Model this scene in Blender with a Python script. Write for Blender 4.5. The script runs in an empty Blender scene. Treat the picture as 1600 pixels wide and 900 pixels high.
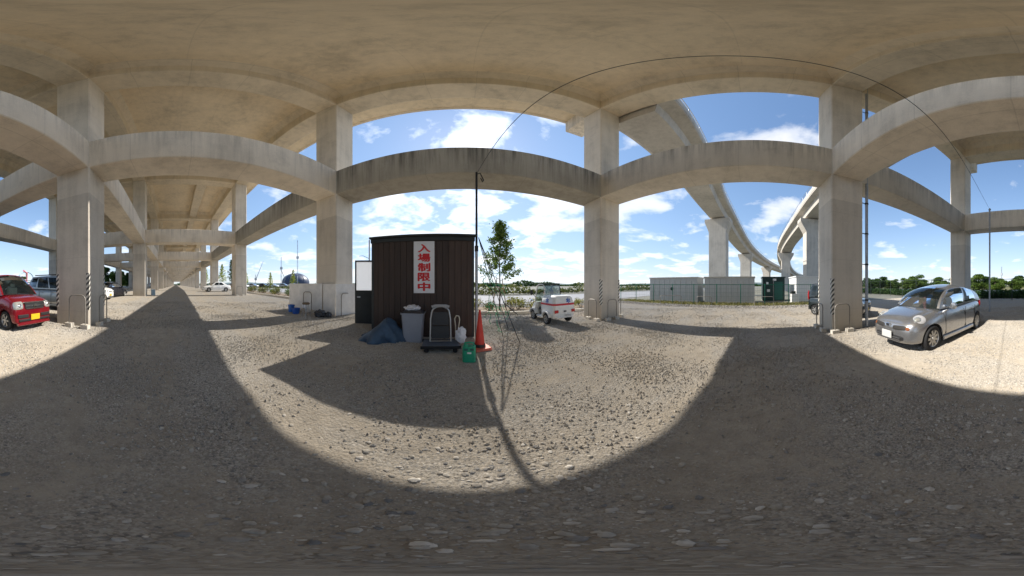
import bpy, bmesh, math, random
import numpy as np
from mathutils import Vector, Matrix, Euler

# ------------------------------------------------------------------ camera, sky, sun, exposure
SC = bpy.context.scene
COL = SC.collection
R = math.radians
EYE = 1.5                                   # camera height above the datum
SUN_AZ, SUN_EL = 89.4, 40.4                 # degrees; azimuth counter-clockwise from +X (the viaduct's axis)

cam_d = bpy.data.cameras.new('camera')
cam = bpy.data.objects.new('camera', cam_d); COL.objects.link(cam)
cam_d.type = 'PANO'
cam_d.panorama_type = 'EQUIRECTANGULAR'
cam_d.latitude_min, cam_d.latitude_max = R(-90), R(88.0)
cam_d.longitude_min, cam_d.longitude_max = R(-160), R(160)
cam_d.clip_start, cam_d.clip_end = 0.02, 12000
cam.location = (0, 0, EYE)
cam.rotation_euler = (R(90), 0, R(75.0 - 90.0))
SC.camera = cam

world = bpy.data.worlds.new('World'); SC.world = world
world.use_nodes = True
nt = world.node_tree; nt.nodes.clear()
def N(tree, typ, **kw):
    n = tree.nodes.new(typ)
    for k, v in kw.items():
        if k.startswith('in_'):
            key = k[3:]
            n.inputs[int(key) if key.isdigit() else key].default_value = v
        else: setattr(n, k, v)
    return n
def math_n(tree, op, a, b=None, c=None, clamp=False):
    n = tree.nodes.new('ShaderNodeMath'); n.operation = op; n.use_clamp = clamp
    for i, v in enumerate((a, b, c)):
        if v is None: continue
        if isinstance(v, (int, float)): n.inputs[i].default_value = v
        else: tree.links.new(v, n.inputs[i])
    return n.outputs[0]
def mix_n(tree, fac, a, b, blend='MIX'):
    n = tree.nodes.new('ShaderNodeMix'); n.data_type = 'RGBA'; n.blend_type = blend
    for sock, v in ((n.inputs[0], fac), (n.inputs[6], a), (n.inputs[7], b)):
        if isinstance(v, (int, float)): sock.default_value = v
        elif isinstance(v, (tuple, list)): sock.default_value = (v[0], v[1], v[2], 1)
        else: tree.links.new(v, sock)
    return n.outputs[2]
def ramp_n(tree, fac, stops, interp='LINEAR'):
    n = tree.nodes.new('ShaderNodeValToRGB'); cr = n.color_ramp; cr.interpolation = interp
    while len(cr.elements) < len(stops): cr.elements.new(0.5)
    for e, (p, c) in zip(cr.elements, stops):
        e.position = p
        e.color = (c, c, c, 1) if isinstance(c, (int, float)) else (c[0], c[1], c[2], 1)
    tree.links.new(fac, n.inputs[0])
    return n.outputs[0]

sky = N(nt, 'ShaderNodeTexSky', sky_type='NISHITA', sun_disc=False)
sky.sun_elevation = R(SUN_EL); sky.sun_rotation = R(90.0 - SUN_AZ)
sky.air_density, sky.dust_density, sky.ozone_density, sky.altitude = 1.0, 0.12, 2.0, 30
tc = N(nt, 'ShaderNodeTexCoord')
sep = N(nt, 'ShaderNodeSeparateXYZ'); nt.links.new(tc.outputs['Generated'], sep.inputs[0])
zz = math_n(nt, 'MAXIMUM', sep.outputs[2], 0.0)
den = math_n(nt, 'ADD', zz, 0.16)
px = math_n(nt, 'DIVIDE', sep.outputs[0], den); py = math_n(nt, 'DIVIDE', sep.outputs[1], den)
comb = N(nt, 'ShaderNodeCombineXYZ'); nt.links.new(px, comb.inputs[0]); nt.links.new(py, comb.inputs[1])
cn = N(nt, 'ShaderNodeTexNoise', in_Scale=1.75, in_Detail=9.0, in_Roughness=0.56, in_Distortion=0.25)
nt.links.new(comb.outputs[0], cn.inputs['Vector'])
cb = N(nt, 'ShaderNodeTexNoise', in_Scale=0.55, in_Detail=2.0, in_Roughness=0.5)
cbm = N(nt, 'ShaderNodeMapping'); cbm.inputs['Location'].default_value = (3.1, 1.7, 0)
nt.links.new(comb.outputs[0], cbm.inputs[0]); nt.links.new(cbm.outputs[0], cb.inputs['Vector'])
# cumulus is thicker on the sunward side of the sky, and towards the horizon
side = math_n(nt, 'MULTIPLY', sep.outputs[1], 0.07)
low = ramp_n(nt, sep.outputs[2], [(0.0, 0.03), (0.25, 0.015), (0.6, 0.0)])
cv = math_n(nt, 'ADD', math_n(nt, 'ADD', cn.outputs[0], side), low)
cv = math_n(nt, 'ADD', cv, math_n(nt, 'MULTIPLY', math_n(nt, 'SUBTRACT', cb.outputs[0], 0.5), 0.28))
cmask = ramp_n(nt, cv, [(0.545, 0.0), (0.63, 0.45), (0.78, 1.0)])
sd = Vector((math.cos(R(SUN_AZ)) * math.cos(R(SUN_EL)), math.sin(R(SUN_AZ)) * math.cos(R(SUN_EL)), math.sin(R(SUN_EL))))
dotn = N(nt, 'ShaderNodeVectorMath', operation='DOT_PRODUCT'); dotn.inputs[1].default_value = sd
nt.links.new(tc.outputs['Generated'], dotn.inputs[0])
glow = math_n(nt, 'POWER', math_n(nt, 'MAXIMUM', dotn.outputs['Value'], 0.0), 14.0)
cbright = math_n(nt, 'ADD', 3.5, math_n(nt, 'MULTIPLY', glow, 4.5))
shade = ramp_n(nt, cv, [(0.62, 1.0), (0.84, 0.62)])
cbright = math_n(nt, 'MULTIPLY', cbright, shade)
ccol = N(nt, 'ShaderNodeVectorMath', operation='SCALE'); ccol.inputs[0].default_value = (1.0, 0.985, 0.965)
nt.links.new(cbright, ccol.inputs['Scale'])
# the bright air round the sun rolls off towards white instead of clipping
sdv = N(nt, 'ShaderNodeVectorMath', operation='DIVIDE'); nt.links.new(sky.outputs[0], sdv.inputs[0]); sdv.inputs[1].default_value = (3.6, 3.9, 4.8)
sad = N(nt, 'ShaderNodeVectorMath', operation='ADD'); nt.links.new(sdv.outputs[0], sad.inputs[0]); sad.inputs[1].default_value = (1.42, 1.24, 1.08)
smin = N(nt, 'ShaderNodeVectorMath', operation='DIVIDE'); nt.links.new(sky.outputs[0], smin.inputs[0]); nt.links.new(sad.outputs[0], smin.inputs[1])
skyc = mix_n(nt, cmask, smin.outputs[0], ccol.outputs[0])
bg = N(nt, 'ShaderNodeBackground', in_Strength=0.15)
nt.links.new(skyc, bg.inputs[0])
wo = N(nt, 'ShaderNodeOutputWorld'); nt.links.new(bg.outputs[0], wo.inputs[0])

sun_d = bpy.data.lights.new('sun', 'SUN'); sun_d.energy = 2.65; sun_d.angle = R(0.53); sun_d.color = (1.0, 0.94, 0.85)
sun = bpy.data.objects.new('sun', sun_d); COL.objects.link(sun)
sun.location = (0, 40, 60)
sun.rotation_euler = (-sd).to_track_quat('-Z', 'Y').to_euler()

vs = SC.view_settings
vs.view_transform = 'Standard'; vs.look = 'None'; vs.gamma = 1.0; vs.use_curve_mapping = False
vs.exposure = 1.47
SC.render.engine = 'CYCLES'
SC.cycles.use_denoising = True
SC.cycles.max_bounces = 8; SC.cycles.diffuse_bounces = 5; SC.cycles.transparent_max_bounces = 12
SC.cycles.caustics_reflective = False; SC.cycles.caustics_refractive = False

# ------------------------------------------------------------------ helpers
rng = random.Random(7)
nrng = np.random.default_rng(11)

def gz(u):                                   # ground height along the viaduct's axis
    if u <= -30: return 0.5
    if u <= -6: return 0.14 + (-6 - u) / 24 * 0.36
    if u <= 6: return 0.14 - (u + 6) / 12 * 0.34
    return -0.2

def tag(o, label=None, cat=None, group=None, kind=None):
    if label: o['label'] = label
    if cat: o['category'] = cat
    if group: o['group'] = group
    if kind: o['kind'] = kind
    return o
def empty(name, loc=(0, 0, 0), rz=0.0):
    o = bpy.data.objects.new(name, None); COL.objects.link(o)
    o.location = loc; o.rotation_euler = (0, 0, rz); o.empty_display_size = 0.2
    return o

class MB:
    """collects faces; build() links them as one mesh object"""
    def __init__(s): s.v = []; s.f = []
    def add(s, vs, fs):
        n = len(s.v); s.v += [tuple(p) for p in vs]; s.f += [tuple(i + n for i in f) for f in fs]; return s
    def box(s, c, size, M=None):
        x, y, z = size[0] / 2, size[1] / 2, size[2] / 2
        p = [Vector((sx * x, sy * y, sz * z)) for sz in (-1, 1) for sx, sy in ((-1, -1), (1, -1), (1, 1), (-1, 1))]
        if M is not None: p = [M @ q for q in p]
        c = Vector(c)
        return s.add([q + c for q in p], [(3, 2, 1, 0), (4, 5, 6, 7), (0, 1, 5, 4), (1, 2, 6, 5), (2, 3, 7, 6), (3, 0, 4, 7)])
    def b2(s, x0, x1, y0, y1, z0, z1):
        return s.box(((x0 + x1) / 2, (y0 + y1) / 2, (z0 + z1) / 2), (abs(x1 - x0), abs(y1 - y0), abs(z1 - z0)))
    def cbox(s, x0, x1, y0, y1, z0, z1, c=0.03, axis='z'):
        """box with its four edges along `axis` chamfered"""
        def ring(a0, a1, b0, b1):
            return [(a0 + c, b0), (a1 - c, b0), (a1, b0 + c), (a1, b1 - c), (a1 - c, b1), (a0 + c, b1), (a0, b1 - c), (a0, b0 + c)]
        if axis == 'z': P = [(a, b, z0) for a, b in ring(x0, x1, y0, y1)] + [(a, b, z1) for a, b in ring(x0, x1, y0, y1)]
        elif axis == 'x': P = [(x0, a, b) for a, b in ring(y0, y1, z0, z1)] + [(x1, a, b) for a, b in ring(y0, y1, z0, z1)]
        else: P = [(b, y0, a) for a, b in ring(z0, z1, x0, x1)] + [(b, y1, a) for a, b in ring(z0, z1, x0, x1)]
        F = [tuple(range(7, -1, -1)), tuple(range(8, 16))] + [(i, (i + 1) % 8, (i + 1) % 8 + 8, i + 8) for i in range(8)]
        return s.add(P, F)
    def tube(s, pts, r, n=8, cap=True):
        pts = [Vector(p) for p in pts]; rs = r if isinstance(r, (list, tuple)) else [r] * len(pts)
        rings = []; up = None
        for i, p in enumerate(pts):
            d = (pts[min(i + 1, len(pts) - 1)] - pts[max(i - 1, 0)]).normalized()
            if up is None:
                up = Vector((0, 0, 1)) if abs(d.z) < 0.9 else Vector((1, 0, 0))
            a = d.cross(up).normalized(); b = a.cross(d).normalized(); up = b
            rings.append([p + (a * math.cos(2 * math.pi * k / n) + b * math.sin(2 * math.pi * k / n)) * rs[i] for k in range(n)])
        V = [q for rg in rings for q in rg]; F = []
        for i in range(len(pts) - 1):
            for k in range(n): F.append((i * n + k, i * n + (k + 1) % n, (i + 1) * n + (k + 1) % n, (i + 1) * n + k))
        if cap: F.append(tuple(range(n - 1, -1, -1))); F.append(tuple((len(pts) - 1) * n + k for k in range(n)))
        return s.add(V, F)
    def lathe(s, prof, n=20, c=(0, 0, 0), M=None, cap=True):
        V = []; F = []; c = Vector(c)
        for (r, z) in prof:
            for k in range(n):
                q = Vector((r * math.cos(2 * math.pi * k / n), r * math.sin(2 * math.pi * k / n), z))
                if M is not None: q = M @ q
                V.append(q + c)
        for i in range(len(prof) - 1):
            for k in range(n): F.append((i * n + k, i * n + (k + 1) % n, (i + 1) * n + (k + 1) % n, (i + 1) * n + k))
        if cap: F.append(tuple(range(n - 1, -1, -1))); F.append(tuple((len(prof) - 1) * n + k for k in range(n)))
        return s.add(V, F)
    def ext(s, poly, fn, t0, t1):
        """prism: polygon (a,b) extruded, fn(a,b,t)->xyz"""
        n = len(poly)
        V = [fn(a, b, t0) for a, b in poly] + [fn(a, b, t1) for a, b in poly]
        F = [tuple(range(n - 1, -1, -1)), tuple(range(n, 2 * n))] + [(i, (i + 1) % n, (i + 1) % n + n, i + n) for i in range(n)]
        return s.add(V, F)
    def mesh(s, name):
        m = bpy.data.meshes.new(name); m.from_pydata(s.v, [], s.f)
        bm = bmesh.new(); bm.from_mesh(m); bmesh.ops.recalc_face_normals(bm, faces=bm.faces); bm.to_mesh(m); bm.free()
        return m
    def build(s, name, mat, parent=None, smooth=None, loc=None):
        return link(name, s.mesh(name), mat, parent, smooth, loc)
def link(name, m, mat, parent=None, smooth=None, loc=None):
    if mat is not None and len(m.materials) == 0: m.materials.append(MAT[mat] if isinstance(mat, str) else mat)
    if smooth is not None:
        m.polygons.foreach_set('use_smooth', [True] * len(m.polygons))
        try: m.set_sharp_from_angle(angle=R(smooth))
        except Exception: pass
    o = bpy.data.objects.new(name, m); COL.objects.link(o)
    if parent is not None: o.parent = parent
    if loc is not None: o.location = loc
    return o
def copy_tree(o, parent=None):
    c = o.copy(); COL.objects.link(c)
    if parent is not None: c.parent = parent
    for ch in o.children: copy_tree(ch, c)
    return c
def rotz(a): return Matrix.Rotation(a, 3, 'Z')

# ------------------------------------------------------------------ materials
MAT = {}
def mat(name, color, rough=0.6, metal=0.0, var=0.12, scale=6.0, bump=0.0, bscale=40.0, spec=0.5, coat=0.0):
    m = bpy.data.materials.new(name); m.use_nodes = True; t = m.node_tree
    b = t.nodes['Principled BSDF']
    b.inputs['Roughness'].default_value = rough; b.inputs['Metallic'].default_value = metal
    b.inputs['Specular IOR Level'].default_value = spec; b.inputs['Coat Weight'].default_value = coat
    b.inputs['Coat Roughness'].default_value = 0.05
    co = N(t, 'ShaderNodeTexCoord')
    nz = N(t, 'ShaderNodeTexNoise', in_Scale=scale, in_Detail=5.0, in_Roughness=0.6)
    t.links.new(co.outputs['Object'], nz.inputs['Vector'])
    lo = tuple(max(0, c * (1 - var)) for c in color); hi = tuple(min(1, c * (1 + var)) for c in color)
    t.links.new(ramp_n(t, nz.outputs[0], [(0.3, lo), (0.7, hi)]), b.inputs['Base Color'])
    if bump:
        n2 = N(t, 'ShaderNodeTexNoise', in_Scale=bscale, in_Detail=4.0); t.links.new(co.outputs['Object'], n2.inputs['Vector'])
        bp = N(t, 'ShaderNodeBump', in_Strength=bump, in_Distance=0.02); t.links.new(n2.outputs[0], bp.inputs['Height'])
        t.links.new(bp.outputs[0], b.inputs['Normal'])
    MAT[name] = m
    return m

def concrete(name, base, streak=0.0, band=None, joint=1.8, streak_z=(6.3, 7.35), jd=0.26, stain=0.46):
    m = bpy.data.materials.new(name); m.use_nodes = True; t = m.node_tree; b = t.nodes['Principled BSDF']
    b.inputs['Roughness'].default_value = 0.88; b.inputs['Specular IOR Level'].default_value = 0.25
    co = N(t, 'ShaderNodeTexCoord'); P = co.outputs['Object']
    n1 = N(t, 'ShaderNodeTexNoise', in_Scale=0.45, in_Detail=6.0, in_Roughness=0.62); t.links.new(P, n1.inputs['Vector'])
    mp = N(t, 'ShaderNodeMapping'); mp.inputs['Scale'].default_value = (3.2, 3.2, 0.28); t.links.new(P, mp.inputs[0])
    n2 = N(t, 'ShaderNodeTexNoise', in_Scale=1.0, in_Detail=5.0, in_Roughness=0.6); t.links.new(mp.outputs[0], n2.inputs['Vector'])
    n3 = N(t, 'ShaderNodeTexNoise', in_Scale=22.0, in_Detail=4.0, in_Roughness=0.7); t.links.new(P, n3.inputs['Vector'])
    f = math_n(t, 'ADD', math_n(t, 'MULTIPLY', n1.outputs[0], 0.5), math_n(t, 'ADD', math_n(t, 'MULTIPLY', n2.outputs[0], 0.32), math_n(t, 'MULTIPLY', n3.outputs[0], 0.18)))
    lo = tuple(c * 0.74 for c in base); hi = tuple(min(1, c * 1.16) for c in base)
    col = ramp_n(t, f, [(0.36, lo), (0.5, base), (0.66, hi)])
    sp = N(t, 'ShaderNodeSeparateXYZ'); t.links.new(P, sp.inputs[0])
    # patchy darker stains
    n4 = N(t, 'ShaderNodeTexNoise', in_Scale=0.8, in_Detail=7.0, in_Roughness=0.7); t.links.new(P, n4.inputs['Vector'])
    st = ramp_n(t, n4.outputs[0], [(0.58, 0.0), (0.74, stain)])
    col = mix_n(t, st, col, tuple(c * 0.55 for c in base))
    if joint:
        for k in (0, 1):
            fr = math_n(t, 'FRACT', math_n(t, 'DIVIDE', math_n(t, 'ADD', sp.outputs[k], 100.37), joint))
            ln = math_n(t, 'LESS_THAN', fr, 0.014)
            col = mix_n(t, math_n(t, 'MULTIPLY', ln, jd), col, tuple(c * 0.45 for c in base))
    if band is not None:                       # the first casting lift is greyer and darker
        fz = math_n(t, 'FRACT', math_n(t, 'DIVIDE', math_n(t, 'ADD', sp.outputs[2], 100.2), 1.8))
        col = mix_n(t, math_n(t, 'MULTIPLY', math_n(t, 'LESS_THAN', fz, 0.009), 0.22), col, tuple(c * 0.45 for c in base))
        wob = math_n(t, 'MULTIPLY', math_n(t, 'SUBTRACT', n3.outputs[0], 0.5), 0.10)
        bl = math_n(t, 'LESS_THAN', math_n(t, 'ADD', sp.outputs[2], wob), band)
        col = mix_n(t, math_n(t, 'MULTIPLY', bl, 0.75), col, mix_n(t, 1.0, col, (0.80, 0.80, 0.81), 'MULTIPLY'))
        foot = math_n(t, 'MULTIPLY', math_n(t, 'SUBTRACT', 1.15, sp.outputs[2]), math_n(t, 'MULTIPLY', n1.outputs[0], 1.1), clamp=True)
        col = mix_n(t, math_n(t, 'MULTIPLY', foot, 0.5), col, (0.25, 0.20, 0.12))
    if streak:                                 # rain runs below the top arris
        mp2 = N(t, 'ShaderNodeMapping'); mp2.inputs['Scale'].default_value = (2.4, 2.4, 0.10); t.links.new(P, mp2.inputs[0])
        n5 = N(t, 'ShaderNodeTexNoise', in_Scale=1.6, in_Detail=6.0, in_Roughness=0.72); t.links.new(mp2.outputs[0], n5.inputs['Vector'])
        mr = N(t, 'ShaderNodeMapRange'); mr.inputs[1].default_value = streak_z[0]; mr.inputs[2].default_value = streak_z[1]
        t.links.new(sp.outputs[2], mr.inputs[0])
        k = math_n(t, 'MULTIPLY', ramp_n(t, n5.outputs[0], [(0.44, 0.0), (0.68, 1.0)]), mr.outputs[0])
        col = mix_n(t, math_n(t, 'MULTIPLY', k, streak, clamp=True), col, (0.045, 0.042, 0.036))
    t.links.new(col, b.inputs['Base Color'])
    bp = N(t, 'ShaderNodeBump', in_Strength=0.25, in_Distance=0.01); t.links.new(n3.outputs[0], bp.inputs['Height'])
    t.links.new(bp.outputs[0], b.inputs['Normal'])
    MAT[name] = m
CB = (0.75, 0.645, 0.49)
concrete('concrete', CB)
concrete('concrete_column', (0.72, 0.65, 0.55), band=4.75, joint=0)
concrete('concrete_beam', (0.80, 0.72, 0.605), streak=0.35)
concrete('concrete_beam_backlit_streaked', (0.42, 0.39, 0.33), streak=1.0, streak_z=(5.75, 7.35))  # row A: backlit shade put into the dark base colour, plus rain streaks
concrete('concrete_beam_stained', (0.64, 0.585, 0.495), streak=0.8, streak_z=(6.3, 7.5))
concrete('concrete_deck', (0.82, 0.69, 0.50), joint=1.83, jd=0.14, stain=0.22)
concrete('concrete_ramp', (0.56, 0.52, 0.46), joint=0, streak=0.25, streak_z=(0, 30))

mat('dark_metal', (0.03, 0.032, 0.035), 0.45, 0.6)
mat('steel', (0.42, 0.43, 0.44), 0.38, 0.85, 0.1)
mat('galvanised', (0.40, 0.42, 0.45), 0.5, 0.7, 0.15, 12)
mat('pale_steel', (0.55, 0.54, 0.50), 0.5, 0.3, 0.12)
mat('hoop_grey', (0.26, 0.24, 0.21), 0.5, 0.4, 0.2)
mat('bearing_black', (0.02, 0.02, 0.022), 0.7)
mat('block_concrete', (0.55, 0.51, 0.44), 0.9, 0, 0.15, 14, 0.4, 60)
mat('cable_black', (0.015, 0.015, 0.017), 0.6)
mat('tape_black', (0.02, 0.02, 0.02), 0.6)
mat('tape_white', (0.72, 0.69, 0.62), 0.55)
mat('tape_yellow', (0.55, 0.47, 0.30), 0.55)
mat('roof_black', (0.022, 0.026, 0.026), 0.55, 0, 0.2)
mat('white_paint', (0.78, 0.78, 0.76), 0.4, 0, 0.05)
mat('white_panel', (0.72, 0.70, 0.67), 0.55, 0, 0.12, 3)
mat('bin_grey', (0.32, 0.34, 0.39), 0.5, 0, 0.05)
mat('bin_liner', (0.03, 0.035, 0.045), 0.35)
mat('plastic_bag', (0.72, 0.72, 0.76), 0.35, 0, 0.08, 20)
mat('tarp_blue', (0.035, 0.075, 0.13), 0.45, 0, 0.25, 7, 0.5, 9)
mat('trolley_blue', (0.10, 0.13, 0.18), 0.5, 0.1, 0.15)
mat('rubber', (0.014, 0.014, 0.015), 0.8)
mat('cone_red', (0.62, 0.045, 0.025), 0.45, 0, 0.08)
mat('cone_base', (0.55, 0.13, 0.08), 0.6, 0, 0.15)
mat('can_green', (0.02, 0.33, 0.19), 0.35, 0, 0.1)
mat('net_green', (0.03, 0.36, 0.17), 0.6)
mat('chair_black', (0.02, 0.02, 0.022), 0.5)
mat('cream_plastic', (0.62, 0.57, 0.45), 0.5)
mat('bucket_blue', (0.02, 0.14, 0.50), 0.4)
mat('sign_white', (0.70, 0.71, 0.74), 0.5, 0, 0.03)
mat('sign_red', (0.58, 0.008, 0.012), 0.5, 0, 0.05)
mat('frosted', (0.74, 0.76, 0.80), 0.35, 0, 0.03)
mat('fence_green', (0.015, 0.16, 0.10), 0.5, 0.2)
mat('fence_dark', (0.03, 0.045, 0.04), 0.6, 0.2)
mat('container_grey', (0.46, 0.46, 0.445), 0.6, 0, 0.06, 3)
mat('container_roof', (0.52, 0.49, 0.42), 0.6)
mat('container_green', (0.010, 0.035, 0.036), 0.45, 0, 0.1)
mat('container_panel', (0.02, 0.11, 0.09), 0.45, 0, 0.1)
mat('asphalt', (0.16, 0.16, 0.165), 0.9, 0, 0.15, 1.5, 0.4, 80)
mat('pale_road', (0.26, 0.26, 0.265), 0.9, 0, 0.1, 1.0)
mat('pale_lot', (0.17, 0.165, 0.13), 0.95, 0, 0.22, 0.3)
mat('soil', (0.16, 0.115, 0.07), 0.95, 0, 0.3, 3, 0.6, 30)
mat('bark', (0.13, 0.10, 0.075), 0.9, 0, 0.3, 12, 0.5, 40)
mat('stake_wood', (0.36, 0.28, 0.18), 0.85, 0, 0.2)
mat('dome_navy', (0.03, 0.045, 0.09), 0.5, 0, 0.1)
mat('yellow_paint', (0.62, 0.45, 0.05), 0.5)
mat('hill', (0.10, 0.14, 0.14), 0.95, 0, 0.3, 0.02)
mat('pink', (0.62, 0.25, 0.28), 0.6)
mat('pale_blue', (0.35, 0.48, 0.58), 0.5)
mat('plate_yellow', (0.62, 0.40, 0.015), 0.45, 0, 0.03)
mat('plate_white', (0.55, 0.55, 0.53), 0.45, 0, 0.03)
mat('plate_green', (0.03, 0.12, 0.07), 0.5)
mat('paint_red', (0.20, 0.006, 0.013), 0.22, 0.25, 0.05, 3, coat=1.0)
mat('paint_silver', (0.40, 0.40, 0.405), 0.25, 0.8, 0.04, 3, coat=0.8)
mat('paint_silver_grey', (0.42, 0.43, 0.42), 0.32, 0.6, 0.05, 3, coat=0.7)
mat('paint_white', (0.78, 0.78, 0.76), 0.3, 0.0, 0.03, 3, coat=0.8)
mat('paint_black', (0.010, 0.011, 0.018), 0.2, 0.1, 0.05, 3, coat=1.0)
mat('paint_dark_green', (0.005, 0.010, 0.010), 0.2, 0.1, 0.05, 3, coat=1.0)
mat('mesh_grey', (0.035, 0.033, 0.031), 0.6, spec=0.2)
mat('trim_black', (0.018, 0.018, 0.019), 0.55)
mat('chrome', (0.72, 0.72, 0.72), 0.15, 1.0, 0.03)
mat('rim', (0.48, 0.47, 0.45), 0.35, 0.7, 0.06)
mat('lamp_clear', (0.50, 0.50, 0.47), 0.10, 0.5, 0.1, 25, coat=1.0)
mat('lamp_amber', (0.22, 0.07, 0.025), 0.6, spec=0.2)
mat('lamp_red', (0.45, 0.015, 0.02), 0.2)
mat('seat_grey', (0.08, 0.085, 0.095), 0.9)
mat('toy_pink', (0.70, 0.25, 0.30), 0.8)
mat('stripe_red', (0.55, 0.02, 0.03), 0.4)
mat('star_blue', (0.02, 0.10, 0.42), 0.4)
mat('cloth_grey', (0.35, 0.35, 0.36), 0.9)

def glass(name, tint, thru, ior=1.5):
    m = bpy.data.materials.new(name); m.use_nodes = True; t = m.node_tree; t.nodes.clear()
    gl = N(t, 'ShaderNodeBsdfGlossy', in_Roughness=0.03); gl.inputs[0].default_value = (0.9, 0.95, 1, 1)
    tr = N(t, 'ShaderNodeBsdfTransparent'); tr.inputs[0].default_value = (*tint, 1)
    df = N(t, 'ShaderNodeBsdfDiffuse'); df.inputs[0].default_value = (0.02, 0.028, 0.03, 1)
    m1 = N(t, 'ShaderNodeMixShader', in_0=thru); t.links.new(df.outputs[0], m1.inputs[1]); t.links.new(tr.outputs[0], m1.inputs[2])
    fr = N(t, 'ShaderNodeFresnel', in_IOR=ior)
    m2 = N(t, 'ShaderNodeMixShader'); t.links.new(fr.outputs[0], m2.inputs[0]); t.links.new(m1.outputs[0], m2.inputs[1]); t.links.new(gl.outputs[0], m2.inputs[2])
    o = N(t, 'ShaderNodeOutputMaterial'); t.links.new(m2.outputs[0], o.inputs[0]); MAT[name] = m
glass('glass', (0.55, 0.66, 0.62), 0.75)
glass('glass_dark', (0.25, 0.29, 0.30), 0.35, 1.28)

def foliage(name, dark, light):
    m = bpy.data.materials.new(name); m.use_nodes = True; t = m.node_tree; b = t.nodes['Principled BSDF']
    b.inputs['Roughness'].default_value = 0.6; b.inputs['Specular IOR Level'].default_value = 0.25
    geo = N(t, 'ShaderNodeNewGeometry')
    col = ramp_n(t, geo.outputs['Random Per Island'], [(0.0, dark), (1.0, light)])
    t.links.new(col, b.inputs['Base Color'])
    tl = N(t, 'ShaderNodeBsdfTranslucent'); t.links.new(col, tl.inputs[0])
    mx = N(t, 'ShaderNodeMixShader', in_0=0.4); t.links.new(b.outputs[0], mx.inputs[1]); t.links.new(tl.outputs[0], mx.inputs[2])
    t.links.new(mx.outputs[0], t.nodes['Material Output'].inputs[0]); MAT[name] = m
foliage('leaf_dark', (0.02, 0.05, 0.012), (0.07, 0.13, 0.03))
foliage('leaf_mid', (0.05, 0.10, 0.015), (0.17, 0.25, 0.05))
foliage('leaf_yellow', (0.10, 0.13, 0.02), (0.36, 0.33, 0.06))
foliage('leaf_ginkgo', (0.14, 0.20, 0.02), (0.42, 0.46, 0.06))
foliage('leaf_hedge', (0.04, 0.07, 0.02), (0.20, 0.20, 0.06))
foliage('grass_dry', (0.10, 0.10, 0.03), (0.28, 0.26, 0.10))

def plank_mat():
    m = bpy.data.materials.new('brown_board'); m.use_nodes = True; t = m.node_tree; b = t.nodes['Principled BSDF']
    b.inputs['Roughness'].default_value = 0.65
    co = N(t, 'ShaderNodeTexCoord'); oi = N(t, 'ShaderNodeObjectInfo')
    mp = N(t, 'ShaderNodeMapping'); mp.inputs['Scale'].default_value = (18, 18, 0.9)
    t.links.new(co.outputs['Object'], mp.inputs[0])
    off = N(t, 'ShaderNodeVectorMath', operation='ADD'); t.links.new(mp.outputs[0], off.inputs[0])
    cx = N(t, 'ShaderNodeCombineXYZ'); t.links.new(math_n(t, 'MULTIPLY', oi.outputs['Random'], 50), cx.inputs[2]); t.links.new(cx.outputs[0], off.inputs[1])
    nz = N(t, 'ShaderNodeTexNoise', in_Scale=1.0, in_Detail=6.0, in_Roughness=0.65); t.links.new(off.outputs[0], nz.inputs['Vector'])
    f = math_n(t, 'ADD', math_n(t, 'MULTIPLY', nz.outputs[0], 0.7), math_n(t, 'MULTIPLY', oi.outputs['Random'], 0.3))
    t.links.new(ramp_n(t, f, [(0.25, (0.028, 0.017, 0.013)), (0.75, (0.070, 0.043, 0.032))]), b.inputs['Base Color'])
    bp = N(t, 'ShaderNodeBump', in_Strength=0.3, in_Distance=0.004); t.links.new(nz.outputs[0], bp.inputs['Height']); t.links.new(bp.outputs[0], b.inputs['Normal'])
    MAT['brown_board'] = m
plank_mat()
def frosted():
    m = MAT['frosted']; t = m.node_tree; b = t.nodes['Principled BSDF']
    tl = N(t, 'ShaderNodeBsdfTranslucent'); tl.inputs[0].default_value = (0.85, 0.87, 0.9, 1)
    mx = N(t, 'ShaderNodeMixShader', in_0=0.6); t.links.new(b.outputs[0], mx.inputs[1]); t.links.new(tl.outputs[0], mx.inputs[2])
    t.links.new(mx.outputs[0], t.nodes['Material Output'].inputs[0])
frosted()

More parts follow.
